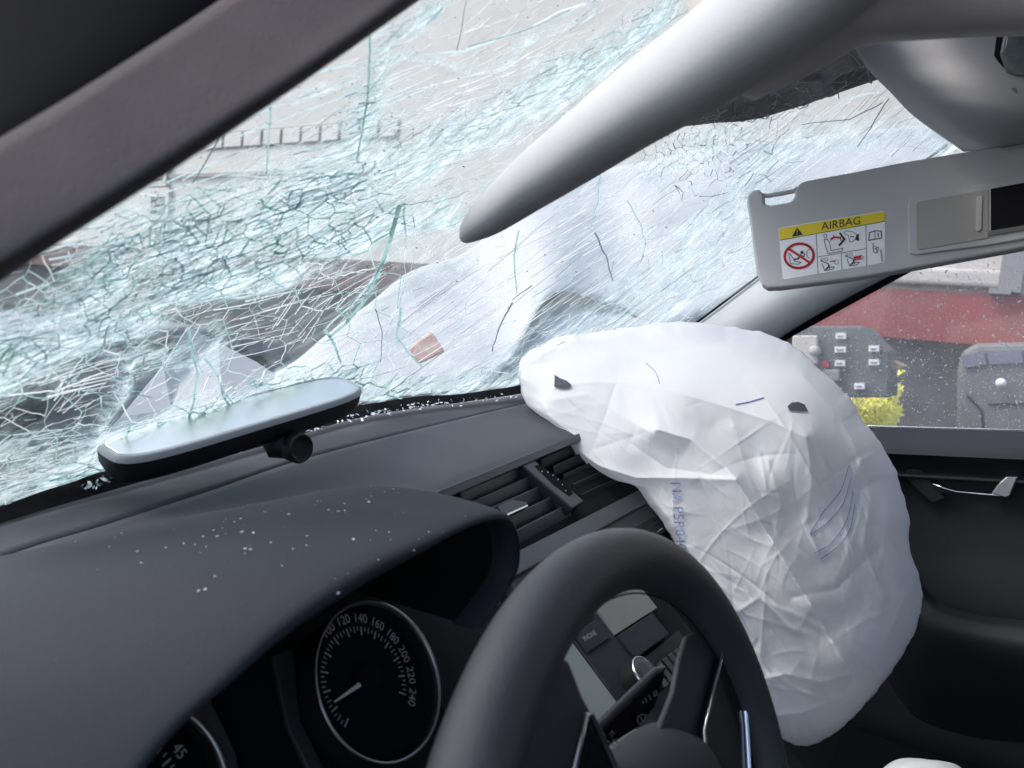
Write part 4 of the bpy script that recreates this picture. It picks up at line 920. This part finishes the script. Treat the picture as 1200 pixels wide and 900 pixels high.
for pl in ([(747, 846), (747, 840), (752, 837), (757, 838), (755, 844), (750, 849), (747, 846)], [(750, 840), (754, 846)], [(753, 822), (754, 824)], [(756, 818), (758, 823)], [(760, 814), (763, 820)], [(766, 812), (769, 809), (770, 814), (767, 816), (766, 812)],
           [(718, 869), (717, 858)], [(714, 861), (717, 856), (720, 860)], [(716, 872), (722, 866)], [(712, 868), (720, 874)], [(722, 868), (725, 872)]): stroke(m_, pl, 1.3, skp)
m_.build('symbols', M['grey_ink'], st)

# ================================================================== PASSENGER DOOR
cols = [880, 960, 1030, 1115, 1200, 1330, 1500]
def drow(y0, sl, x, dx=0): return [Xp(c, y0+(c-1030)*sl, x) for c in cols]
rows = [drow(500.5, .027, 1.095), drow(504, .027, 1.078), drow(521, .032, 1.045)]
ROWS_SILL = rows+[drow(531, .045, 1.035)]
rows = [drow(531, .045, 1.034), drow(540, .05, 1.045), drow(552, .055, 1.055), drow(557, .055, 1.050), drow(561, .055, 1.057), drow(590, .06, 1.065), drow(640, .06, 1.06), drow(720, .05, 1.04), drow(900, .05, 1.02), drow(1150, .05, 1.0)]
dr = patch('door', rows, 40, 60, M['door'], car, label='black passenger door trim under the dusty window')
patch('sill', ROWS_SILL, 40, 12, M['sill'], dr)
m_ = MB(); m_.tube([Xp(c, 556+(c-1030)*.055, 1.05) for c in (980, 1030, 1115, 1200, 1400)], .0035, 8); m_.build('trim_bead', M['door'], dr, True)
# handle recess and handle
m_ = MB(); m_.prism([Xp(px, py, 1.052) for px, py in ((1066, 545), (1076, 546), (1110, 585), (1092, 592), (1058, 560))], (.02, 0, 0)); bevel(m_.build('recess_edge', M['door'], dr), .004)
m_ = MB(); m_.prism([Xp(px, py, 1.046) for px, py in ((1179, 558), (1194, 558), (1184, 582), (1178, 584), (1161, 579), (1171, 565))], (.012, 0, 0)); bevel(m_.build('door_handle', M['chrome'], dr), .0025, 3)
m_ = MB(); m_.tube([Xp(px, py, 1.048) for px, py in ((1093, 567), (1106, 572), (1120, 576), (1145, 578.5), (1163, 580), (1180, 582))], [.0016, .0018, .0015, .0014, .0016, .002], 8); m_.build('handle_trim', M['chrome'], dr, True)
m_ = MB(); m_.prism([Xp(px, py, 1.05) for px, py in ((1094, 569), (1119, 577), (1101, 578))], (.005, 0, 0)); m_.build('handle_wedge', M['black'], dr)
rows = [[Xp(px, py, x) for px, py, x in ((1020, 600, 1.05), (1085, 690, 1.03), (1115, 712, 1.01), (1200, 727, .99), (1400, 740, .98))],
        [Xp(px, py, x) for px, py, x in ((1015, 612, 1.035), (1080, 702, 1.0), (1110, 724, .97), (1200, 740, .95), (1400, 752, .94))],
        [Xp(px, py, x) for px, py, x in ((1000, 640, 1.04), (1060, 730, 1.0), (1100, 755, .96), (1200, 775, .94), (1400, 790, .93))],
        [Xp(px, py, x) for px, py, x in ((990, 800, 1.05), (1050, 850, 1.04), (1100, 860, 1.03), (1200, 870, 1.02), (1400, 880, 1.02))]]
patch('armrest', rows, 36, 20, M['door'], dr)
# window pane with dust, rubber seal
gp = [Xp(px, py, 1.088) for px, py in ((900, 400), (1052, 314), (1204, 234), (1384, 142), (1560, 60), (1560, 520), (1030, 500), (880, 496))]
m_ = MB(); m_.poly(gp); m_.build('side_window', M['sideglass'], dr)
m_ = MB(); m_.tube([Xp(px, py, 1.07) for px, py in ((880, 417), (912, 398), (985, 358), (1056, 319), (1204, 240), (1384, 148))], [(.0085, .006)]*6, 12); m_.build('window_seal', M['seal'], dr, True)
m_ = MB(); m_.tube([Xp(px, 499.5+(px-1030)*.027, 1.086) for px in (900, 1030, 1200, 1500)], .0012, 6); m_.build('sill_strip', M['chrome'], dr, True)
m_ = MB(); m_.prism([Xp(px, py, 1.075) for px, py in ((921, 388), (928, 385), (926, 408), (919, 404))], (.01, 0, 0)); m_.build('mirror_clip', M['tanw'], dr)
ds = MB(); rd = random.Random(8)
for _ in range(3200):
    px, py = rd.uniform(925, 1230), rd.uniform(300, 505); py = 500-(500-py)*rd.random()**.15 if False else py
    if py < 398-(px-912)*.54: continue
    s = min(.0026, .0003+rd.expovariate(1/.0004)); c = Xp(px, py, 1.0865); a = rd.uniform(0, 3.14); el = rd.uniform(1, 2.6)
    u_ = Vector((0, math.cos(a), math.sin(a))); v_ = Vector((0, -math.sin(a), math.cos(a)))
    ds.poly([c+u_*s*el*math.cos(t)*.7+v_*s*math.sin(t)*.6 for t in (0, 1.05, 2.1, 3.14, 4.2, 5.24)])
ds.build('dust_specks', M['gl_white'], dr, kind='stuff')
m_ = MB(); m_.poly([Vector((1.13, -1.0, -.6)), Vector((1.13, .62, -.6)), Vector((1.13, .62, .13)), Vector((1.13, -1.0, .20))]); m_.build('outer_skin', M['bonnet'], dr)

# ================================================================== SUN VISORS
# driver's visor, seen along its edge
dv_ = thing('sun_visor', 'blurred light grey driver sun visor seen edge-on like a long tapering wedge', 'sun visor', D(760, 130, .42))
cl_ = [(541, 281, 3, .60), (546, 276, 14, .597), (558, 264, 26, .59), (580, 247, 36, .58), (625, 211, 48, .56), (682, 170, 58, .53), (750, 121, 69, .50), (824, 72, 80, .465), (897, 18, 90, .43), (972, -40, 100, .40), (1060, -130, 110, .37)]
pts = [D(x, y, d) for x, y, r, d in cl_]; rad = [(r*d/FPX*1.03, r*d/FPX*.66) for x, y, r, d in cl_]
m_ = MB(); pc = catmull(pts, 60); rc = catmull([Vector((a, b, 0)) for a, b in rad], 60); perp = (up*.75+rt*.65)
m_.tube(pc, [(max(v.x, .001), max(v.y, .001)) for v in rc], 48, True, perp.cross(fw).cross(perp) if False else perp); m_.build('visor_pad', M['visor'], dv_, True)
# passenger visor
VA, VBp, VCp = D(880, 225, .86), D(1200, 165, .76), D(905, 337, .83); VN = (VBp-VA).cross(VCp-VA).normalized()
if VN.dot(CAM-VA) < 0: VN = -VN
def vi(px, py, off=0): return PL(px, py, VA+VN*off, VN)
pv = thing('sun_visor', 'light grey passenger sun visor with a yellow and white AIRBAG warning label', 'sun visor', vi(1100, 240))
outl = [(893, 334), (899, 337.5), (915, 337), (1000, 326), (1042, 319), (1200, 290), (1420, 248), (1420, 118), (1200, 166), (1060, 189), (1000, 201), (945, 211), (936, 214), (932, 222), (928, 221.5), (897, 226.5), (893, 225), (889, 221), (882, 223), (876, 228), (875, 236), (878, 255), (886, 318)]
outl2 = []
o3 = [Vector((x, y, 0)) for x, y in outl]
m_ = MB()
hole = [(896, 231), (897, 237), (903, 238.5), (926, 234.5), (931, 230), (929, 225.5), (898, 229.5)]
# body with real slot: two prisms around the slot
body = [(893, 334), (899, 337.5), (915, 337), (1000, 326), (1042, 319), (1200, 290), (1420, 248), (1420, 118), (1200, 166), (1060, 189), (1000, 201), (945, 211), (937, 214), (932, 222), (931, 231), (926, 236), (903, 240), (896, 238), (895, 228), (890, 221.5), (882, 222), (876, 228), (875, 236), (878, 255), (886, 318)]
m_.prism([vi(px, py, -.004) for px, py in body], -VN*.014); vb = bevel(m_.build('visor_board', M['visor'], pv), .005, 4)
m_ = MB(); m_.tube([vi(893, 229, -.010), vi(900, 229.5, -.010), vi(915, 227, -.010), vi(930, 224, -.010), vi(935, 221, -.010)], .0026, 10); m_.build('clip_rod', M['visor'], pv, True)
# mirror flap: raised frame, door, slider
def vprism(name, pl, o0, o1, m, par, bv=.001, seg=2):
    mb = MB(); mb.prism([vi(px, py, o0) for px, py in pl], VN*(o1-o0)); return bevel(mb.build(name, m if not isinstance(m, str) else M[m], par), bv, seg)
fo = [(1064, 237), (1066, 233), (1072, 230.5), (1160, 216), (1300, 190), (1300, 264), (1160, 288), (1072, 299.5), (1066, 298), (1064.5, 294)]
fr_ = vprism('mirror_frame', fo, -.004, -.0012, 'visor', pv, .0012)
vprism('mirror_flap', [(1073, 240), (1076, 236.5), (1158, 222), (1158, 279.5), (1078, 293), (1074, 291)], -.0012, -.0002, mat('flap_grey', (.36, .345, .33), .7, bump=.2, var=.03), pv, .0006)
vprism('vanity_mirror', [(1161, 221.5), (1290, 198), (1290, 249), (1161, 271)], -.0012, -.0003, 'gloss', pv, .0003)
vprism('frame_rail', [(1158, 271.5), (1290, 249.5), (1290, 255), (1158, 277)], -.0010, .0005, 'decor', pv, .0003)
vprism('flap_grip', [(1144, 232), (1147, 230.5), (1150.5, 230.5), (1151, 233), (1150, 269), (1147, 272), (1143.5, 271)], -.0003, .0016, 'visor', pv, .0006)
# warning label (flat print)
def vq_(pl, off, m, name, par): mb = MB(); mb.poly([vi(px, py, off) for px, py in pl]); return mb.build(name, M[m], par)
Z = 1200/140
def zc(x, y): return 905+x/Z, 240+y/Z
def zp(pl): return [zc(*p) for p in pl]
lab = vprism('warning_label', zp([(62, 245), (75, 232), (1120, 62), (1130, 70), (1133, 565), (1120, 582), (120, 752), (104, 740)]), -.0040, -.0037, 'paper', pv, .00005, 1)
vq_(zp([(66, 244), (80, 236), (1118, 66), (1127, 74), (1130, 165), (75, 356)]), -.00355, 'yellow', 'label_header', lab)
bk = MB(); rdm = MB()
fk = lambda x, y: vi(*zc(x, y), -.0033)
for pl in ([(75, 356), (1130, 165)], [(440, 292), (460, 695)], [(940, 200), (948, 610)], [(455, 525), (942, 440)], [(692, 485), (700, 655)]): stroke(bk, pl, 5, fk)
bk.poly([fk(195, 322), fk(310, 300), fk(248, 228)])
# text AIRBAG follows the label slope
sl = -.165
V_, F_ = text_mesh('AIRBAG', 112)
hd = [fk(692+v.x*1.02, 190+v.x*sl-v.y*1.0+v.x*0) for v in V_]; obj('lettering', hd, F_, M['ink'], lab)
V_, F_ = text_mesh('!', 66); obj('warning_mark', [vi(*zc(250+v.x, 277+v.x*sl-v.y), -.0030) for v in V_], F_, M['yellow'], lab)
# pictograms
def ell(cx, cy, rx, ry, n=28, a0=0, a1=6.2832): return [(cx+rx*math.cos(a0+(a1-a0)*i/n), cy+ry*math.sin(a0+(a1-a0)*i/n)) for i in range(n+1)]
stroke(bk, [(165, 490), (185, 590), (260, 598), (290, 575), (225, 570), (180, 490), (165, 490)], 7, fk)
bk.poly([fk(*p) for p in ell(299, 478, 17, 17, 14)[:-1]]); stroke(bk, [(285, 500), (262, 540), (222, 548)], 16, fk); stroke(bk, [(290, 510), (318, 520), (326, 490)], 9, fk)
stroke(bk, ell(385, 490, 40, 48, 14, 1.9, 4.4), 6, fk)
stroke(bk, [(520, 350), (530, 400), (560, 490), (700, 465), (710, 435), (590, 460), (575, 380), (550, 345), (520, 350)], 6, fk); stroke(bk, ell(532, 313, 16, 20, 12), 5, fk)
stroke(bk, [(680, 285), (725, 345), (672, 408)], 20, fk)
stroke(bk, [(720, 280), (740, 262), (800, 268), (850, 300), (830, 350), (800, 372), (775, 365), (765, 310), (720, 280)], 5, fk); bk.poly([fk(*p) for p in ((845, 298), (868, 292), (872, 365), (835, 352))]); stroke(bk, [(785, 318), (820, 322)], 9, fk)
for ox, oy in ((0, 0), (250, -48)):
    stroke(bk, [(485+ox, 562+oy), (560+ox, 590+oy), (575+ox, 640+oy)], 9, fk); stroke(bk, ell(500+ox, 548+oy, 12, 12, 8), 4, fk); stroke(bk, ell(541+ox, 548+oy, 15, 16, 10), 4, fk)
    stroke(bk, [(500+ox, 590+oy), (525+ox, 660+oy), (600+ox, 650+oy), (625+ox, 625+oy), (575+ox, 625+oy), (530+ox, 655+oy), (580+ox, 600+oy)], 7, fk); stroke(bk, ell(645+ox, 575+oy, 20, 22, 10), 4, fk)
stroke(bk, [(970, 358), (975, 280), (1030, 262), (1095, 262), (1097, 335), (1030, 345), (970, 358)], 9, fk); stroke(bk, [(1030, 262), (1032, 345)], 5, fk); stroke(bk, [(1063, 285), (1065, 325)], 9, fk)
stroke(bk, [(1012, 385), (1015, 465), (1035, 485), (1060, 470), (1068, 430), (1025, 420)], 7, fk); stroke(bk, [(1030, 440), (1050, 440), (1045, 460)], 8, fk)
bk.build('pictograms', M['ink'], lab)
fk2 = lambda x, y: vi(*zc(x, y), -.0031)
gy = MB(); stroke(gy, [(1090, 455), (1102, 570)], 16, fk2); gy.build('fine_print', M['grey_ink'], lab)
e = [(270+(x-270)*1.0, 512+(y-512)*1.0+(x-270)*sl*.3) for x, y in ell(270, 512, 145, 122, 40)]
stroke(rdm, e, 26, fk2); stroke(rdm, [(170, 445), (375, 580)], 24, fk2)
stroke(rdm, [(590, 345), (620, 325), (690, 330)], 20, fk2); stroke(rdm, [(615, 322), (618, 300)], 6, fk2); stroke(rdm, [(680, 335), (690, 360)], 9, fk2); stroke(rdm, [(585, 350), (582, 370)], 6, fk2)
stroke(rdm, [(585, 568), (632, 562)], 12, fk2); stroke(rdm, [(822, 530), (890, 515)], 22, fk2); stroke(rdm, [(822, 550), (890, 542)], 14, fk2)
rdm.build('red_print', M['red'], lab)

# ================================================================== OVERHEAD CONSOLE
def D_(x, y, d): return D(x, y, d*.80)
oc = thing('overhead_console', 'grey plastic overhead console with reading lamp at top right', 'console', D_(1100, 90, .9))
rows = [[D_(975, -20, 1.02), D_(1060, -30, .98), D_(1160, -35, .93), D_(1300, -45, .88)],
        [D_(996, 38, 1.02), D_(1075, 30, .96), D_(1180, 28, .90), D_(1330, 20, .85)],
        [D_(1018, 76, 1.02), D_(1095, 70, .945), D_(1190, 68, .885), D_(1340, 60, .84)],
        [D_(1046, 104, 1.02), D_(1110, 103, .93), D_(1200, 106, .87), D_(1350, 100, .83)],
        [D_(1076, 134, 1.03), D_(1130, 136, .935), D_(1210, 136, .875), D_(1360, 130, .83)],
        [D_(1132, 174, 1.06), D_(1160, 172, .99), D_(1220, 162, .92), D_(1380, 150, .86)]]
solid(patch('console_shell', rows, 36, 40, M['console'], oc), .004, -1)
m_ = MB(); m_.prism([D_(x, y, d) for x, y, d in ((1178, 25, .885), (1200, 16, .875), (1260, 10, .85), (1262, 88, .85), (1198, 92, .87), (1180, 86, .878), (1172, 60, .882))], fw*.02); bevel(m_.build('lamp_bezel', M['seal'], oc), .006, 4)
m_ = MB(); m_.prism([D_(x, y, d) for x, y, d in ((1182, 28, .876), (1200, 20, .868), (1256, 14, .843), (1258, 84, .843), (1198, 87, .862), (1184, 82, .870), (1176, 60, .874))], fw*.008); bevel(m_.build('lamp_lens', M['lens'], oc), .004, 3)
m_ = MB(); m_.prism([D_(x, y, d) for x, y, d in ((1182, 100, .872), (1250, 98, .85), (1250, 122, .85), (1198, 120, .868), (1186, 112, .872))], fw*.02); bevel(m_.build('lamp_switch', M['decor'], oc), .004, 3)

# ================================================================== PASSENGER AIRBAG
bag = thing('passenger_airbag', 'deflated white passenger airbag hanging crumpled from the dashboard', 'airbag', D(850, 620, 1.1))
OUT = [(606, 440), (612, 418), (640, 402), (662, 393), (690, 391), (740, 383), (790, 377), (850, 381), (900, 393), (930, 405), (965, 435), (992, 462), (1012, 492), (1035, 525), (1052, 560), (1064, 600), (1066, 640), (1080, 690), (1078, 720), (1062, 760), (1035, 800), (1005, 835), (975, 862), (950, 873), (925, 870), (903, 856), (892, 825), (875, 780), (850, 740), (828, 700), (808, 670), (795, 645), (775, 610), (757, 588), (745, 570), (720, 562), (690, 545), (660, 522), (642, 495), (630, 485), (615, 470)]
CTRL = [(606, 440, 1.30), (640, 402, 1.36), (740, 380, 1.37), (850, 380, 1.33), (930, 405, 1.28), (1000, 470, 1.22), (1052, 560, 1.18), (1078, 700, 1.14), (1035, 800, 1.13), (950, 873, 1.10), (903, 856, 1.05), (850, 740, 1.06), (795, 645, 1.08), (745, 570, 1.12), (690, 545, 1.15), (640, 490, 1.22), (615, 470, 1.28),
        (655, 450, 1.235), (700, 445, 1.215), (760, 455, 1.165), (800, 458, 1.13), (850, 475, 1.09), (900, 492, 1.055), (945, 512, 1.03), (965, 560, 1.04), (790, 410, 1.27), (860, 430, 1.20), (740, 420, 1.27), (930, 450, 1.15),
        (650, 480, 1.21), (675, 505, 1.175), (720, 500, 1.15), (770, 503, 1.115), (815, 530, 1.07), (860, 560, 1.02), (885, 600, 1.005), (920, 660, .985), (950, 710, .98), (985, 770, .985), (1000, 795, 1.01),
        (760, 475, 1.15), (830, 505, 1.13), (880, 540, 1.115), (930, 600, 1.09), (960, 660, 1.07), (990, 720, 1.06), (1020, 600, 1.10), (1030, 680, 1.09), (990, 640, 1.055), (1000, 560, 1.10),
        (780, 560, 1.09), (800, 600, 1.075), (830, 640, 1.055), (870, 700, 1.035), (900, 760, 1.04), (930, 820, 1.05), (960, 790, 1.02), (840, 600, 1.04), (880, 650, 1.025), (925, 740, 1.015), (720, 535, 1.12)]
def inpoly(x, y, P):
    c = False; n = len(P)
    for i in range(n):
        x0, y0 = P[i]; x1, y1 = P[(i+1) % n]
        if (y0 > y) != (y1 > y) and x < (x1-x0)*(y-y0)/(y1-y0)+x0: c = not c
    return c
# interpolation with a linear kernel keeps the folds crisp
CX = np.array([[c[0], c[1]] for c in CTRL], float)/100; CD = np.array([c[2] for c in CTRL]); _A = np.c_[CX, np.ones(len(CX))]; _pl = _A@np.linalg.lstsq(_A, CD, rcond=None)[0]; CD = (_pl+.75*(CD-_pl))*.925; nC = len(CTRL)
def ker(r): return np.sqrt(r*r+.05)
Km = ker(np.linalg.norm(CX[:, None]-CX[None], axis=2)); Am = np.zeros((nC+3, nC+3)); Am[:nC, :nC] = Km; Am[:nC, nC] = 1; Am[:nC, nC+1:] = CX; Am[nC, :nC] = 1; Am[nC+1:, :nC] = CX.T
wc = np.linalg.solve(Am+np.diag([-.10]*nC+[0]*3), np.concatenate([CD, [0, 0, 0]]))
def depth(px, py): p = np.array([px, py])/100; return float(ker(np.linalg.norm(CX-p, axis=1))@wc[:nC]+wc[nC]+p@wc[nC+1:])
FOLDS = [  # px polyline, half width, height (m, + towards the camera)
    ([(650, 452), (700, 447), (760, 452), (830, 470), (900, 492), (945, 512)], 8, .009),
    ([(770, 503), (810, 515), (850, 548), (862, 560), (885, 600), (920, 660), (950, 710), (985, 770), (1000, 795)], 10, .016), ([(770, 503), (810, 515), (850, 548), (862, 560), (885, 600), (920, 660), (950, 710), (985, 770), (1000, 795)], 30, .030), ([(775, 610), (800, 650), (830, 700), (870, 770)], 22, .014),
    ([(640, 470), (690, 462), (750, 500), (790, 520)], 9, .006), ([(640, 480), (660, 515), (700, 545), (745, 560), (800, 560), (862, 562)], 10, .013),
    ([(945, 512), (952, 560), (945, 610), (960, 650)], 8, .005), ([(1000, 520), (1020, 580), (1012, 640), (1035, 700)], 8, .005), ([(1010, 540), (985, 600), (1000, 650)], 5, .004),
    ([(740, 520), (780, 548), (850, 558)], 6, -.004), ([(800, 660), (850, 690), (880, 740), (905, 800)], 7, .005), ([(860, 720), (890, 700), (930, 740)], 5, .004), ([(880, 800), (920, 790), (960, 800), (1005, 790)], 6, .005),
    ([(1000, 795), (1035, 760), (1060, 700)], 6, .004), ([(900, 840), (940, 835), (990, 815)], 4, .004), ([(930, 700), (980, 690), (1030, 640)], 5, -.004), ([(700, 400), (760, 415), (850, 400), (920, 430)], 10, -.004),
    ([(820, 560), (850, 640), (880, 700)], 6, -.004), ([(900, 540), (915, 590), (905, 640)], 6, .004), ([(860, 500), (890, 530), (900, 580)], 5, .004), ([(940, 440), (985, 490), (1010, 540)], 6, .005)]
RC = random.Random(21)
cx0, cy0 = 850, 590
oc_ = catmull([Vector((x, y, 0)) for x, y in OUT+[OUT[0]]], 480)[:-1]; oc_ = [o+Vector((o.x-850, o.y-590, 0)).normalized()*(2.2*noise.noise(o*.05)+1.2*noise.noise(o*.14)) for o in oc_]; NO = len(oc_); NRG = 165
OX = np.array([o.x for o in oc_]); OY = np.array([o.y for o in oc_]); SV = (np.arange(NRG+1)/NRG)[:, None]
PXA = (cx0+(OX-cx0)*SV).ravel(); PYA = (cy0+(OY-cy0)*SV).ravel(); SA_ = np.repeat(SV.ravel(), NO)
DA = np.zeros(len(PXA))
for k in range(nC): DA += wc[k]*ker(np.hypot(PXA/100-CX[k, 0], PYA/100-CX[k, 1]))
DA += wc[nC]+wc[nC+1]*PXA/100+wc[nC+2]*PYA/100
H = np.zeros(len(PXA))
for pl, hw, a in FOLDS:
    best = np.full(len(PXA), 1e9)
    for i in range(len(pl)-1):
        x0, y0 = pl[i]; x1, y1 = pl[i+1]; dx, dy = x1-x0, y1-y0; t = np.clip(((PXA-x0)*dx+(PYA-y0)*dy)/(dx*dx+dy*dy), 0, 1); best = np.minimum(best, np.hypot(PXA-x0-t*dx, PYA-y0-t*dy))
    H += a*.85*np.exp(-best/hw)
UT = np.where(PXA < 960, 1/(1+np.exp((PYA-(452+.12*(PXA-700)))/12)), 0); AMP = 1+(.30-1)*UT
CH = np.zeros(len(PXA)); nc_ = 0
while nc_ < 300:
    x, y = RC.uniform(610, 1075), RC.uniform(390, 860)
    if not inpoly(x, y, OUT) or (y < 470 and x < 930 and RC.random() < .8): continue
    a = RC.gauss(math.radians(58), .75); l = RC.uniform(12, 55) if RC.random() < .8 else RC.uniform(60, 120); wd = RC.uniform(1.3, 4.2); am = RC.choice((-1, 1, 1))*RC.uniform(.0003, .0013)*(l/26)**.6; cv = RC.uniform(-.22, .22)/l; nc_ += 1
    dx, dy = PXA-x, PYA-y; m_i = (np.abs(dx)+np.abs(dy)) < l*1.5+20
    u_ = dx[m_i]*math.cos(a)+dy[m_i]*math.sin(a); v_ = np.abs(-dx[m_i]*math.sin(a)+dy[m_i]*math.cos(a)+cv*u_*u_)
    CH[m_i] += am*np.clip(1-(u_/l)**2, 0, None)*np.exp(-v_/wd)
H += AMP*CH
Vg = []
for i in range(len(PXA)):
    px, py, s_, am = PXA[i], PYA[i], SA_[i], AMP[i]
    q = D(px, py, DA[i]); wrp = Vector((noise.noise(q*6), noise.noise(q*6+Vector((7, 1, 3))), noise.noise(q*6+Vector((2, 9, 4)))))*.05
    f = noise.voronoi((q+wrp)*11)[0]; f2 = noise.voronoi((q+wrp*.5)*27+Vector((5, 5, 5)))[0]
    cell = min(.5, f[1]-f[0]); cell2 = min(.4, f2[1]-f2[0])
    h = H[i]+am*(.0024*(cell-.25)+.0007*(cell2-.2)+.0014*noise.noise(q*6)+.0004*(.25-abs(noise.noise((q+wrp)*44))))
    h *= min(1, (1-s_)*22+.45)
    Vg.append(D(px, py, DA[i]-h+.05*(1-math.sqrt(max(0, 1-max(0, (s_-.86)/.14)**2)))))
Fg = [(j*NO+i, j*NO+(i+1) % NO, (j+1)*NO+(i+1) % NO, (j+1)*NO+i) for j in range(NRG) for i in range(NO)]
# back half
nb = len(Vg); last = NRG*NO
for k in range(1, 9):
    s = 1-k/8
    for i in range(NO):
        o_ = oc_[i]; px, py = lerp(cx0, o_.x, lerp(.02, 1, s)), lerp(cy0, o_.y, lerp(.02, 1, s)); d = depth(px, py)+.05+.08*math.sqrt(max(0, 1-s*s))
        Vg.append(D(px, py, d))
for k in range(8):
    r0_ = last if k == 0 else nb+(k-1)*NO; r1_ = nb+k*NO
    for i in range(NO): Fg.append((r0_+i, r0_+(i+1) % NO, r1_+(i+1) % NO, r1_+i))
obj('bag_fabric', Vg, Fg, M['bag'], bag, True)
TB = BVHTree.FromPolygons([v[:] for v in Vg], Fg)
def BG(px, py, off=.0012):
    r = ray(px, py); h = TB.ray_cast(CAM, r); return (h[0] if h[0] is not None else D(px, py, 1.1))-r.normalized()*off
def decal(name, pl, m, off=.002):
    cx, cy = sum(p[0] for p in pl)/len(pl), sum(p[1] for p in pl)/len(pl); mb = MB(); mb.v = [BG(cx, cy, off)]+[BG(*p, off) for p in pl]; n = len(pl); mb.f = [(0, i+1, (i+1) % n+1) for i in range(n)]; return mb.build(name, M[m], bag)
decal('vent_hole', [(650, 439), (656, 443), (664, 446), (669, 450), (669, 453), (663, 455.5), (655, 455), (649.5, 453)], 'hole', .004)
decal('vent_hole', [(923, 476), (928, 471.5), (936, 471), (943, 474), (947, 482), (937, 482), (925, 481)], 'hole', .004)
V_, F_ = text_mesh('NA P5R0402', 16)
_w = max(v.x for v in V_)
obj('stamped_number', [BG(795+v.y*1.05+v.x/_w*4, 609+v.x/_w*44, .0022) for v in V_], F_, M['bagink'], bag)
m_ = MB()
for pl in ([(995, 545), (985, 575), (965, 600), (949, 625)], [(998, 558), (988, 590), (970, 612), (950, 627)], [(1000, 575), (992, 610), (975, 635), (955, 648)], [(1002, 590), (996, 620), (982, 640), (962, 655)]):
    cs = catmull([Vector((*p, 0)) for p in pl], 24)
    m_.tube([BG(v.x, v.y, .0015) for v in cs], .0005, 5)
m_.build('blue_stitching', M['thread'], bag)
m_ = MB()
cs = catmull([Vector((*p, 0)) for p in [(757, 425), (768, 436), (773, 449)]], 12); m_.tube([BG(v.x, v.y, .0012) for v in cs], .0007, 5)
cs = catmull([Vector((*p, 0)) for p in [(862, 474), (878, 471), (895, 466)]], 12); m_.tube([BG(v.x, v.y, .0012) for v in cs], .0011, 5)
m_.build('faint_print', M['bagink'], bag)

# second airbag piece on the passenger seat
m_ = MB(); m_.box((.5, -.45, -.52), (.48, 0, 0), (0, .55, 0), (0, 0, .22)); seat = bevel(m_.build('seat', M['deep'], car), .05, 4)
m_ = MB(); m_.box((.5, -.62, -.30), (.48, 0, 0), (0, .15, 0), (0, -.25, .75)); bevel(m_.build('backrest', M['deep'], seat), .05, 4)
sb = []; nbx = 40
Lp = [D(x, y, .88) for x, y in ((1028, 905), (1040, 894), (1062, 888), (1085, 887.5), (1105, 892), (1124, 899), (1140, 930), (1130, 980), (1050, 990), (1020, 950))]
rows = [[D(x, y, .9) for x, y in ((1015, 920), (1045, 893), (1075, 888), (1105, 892), (1130, 903), (1150, 940))],
        [D(x, y, .86) for x, y in ((1010, 940), (1045, 905), (1075, 899), (1105, 903), (1135, 920), (1160, 950))],
        [D(x, y, .84) for x, y in ((1010, 990), (1045, 960), (1075, 955), (1105, 958), (1135, 970), (1160, 990))]]
Vs, Fs = patch_pts(rows, 40, 20)
for i, v in enumerate(Vs): Vs[i] = v-fw*.012*(.3-abs(noise.noise(v*14)))
solid(tag(obj('side_airbag', Vs, Fs, M['bag'], None, True), 'small white airbag piece low at the bottom edge beside the seat', 'airbag'), .02, 1)
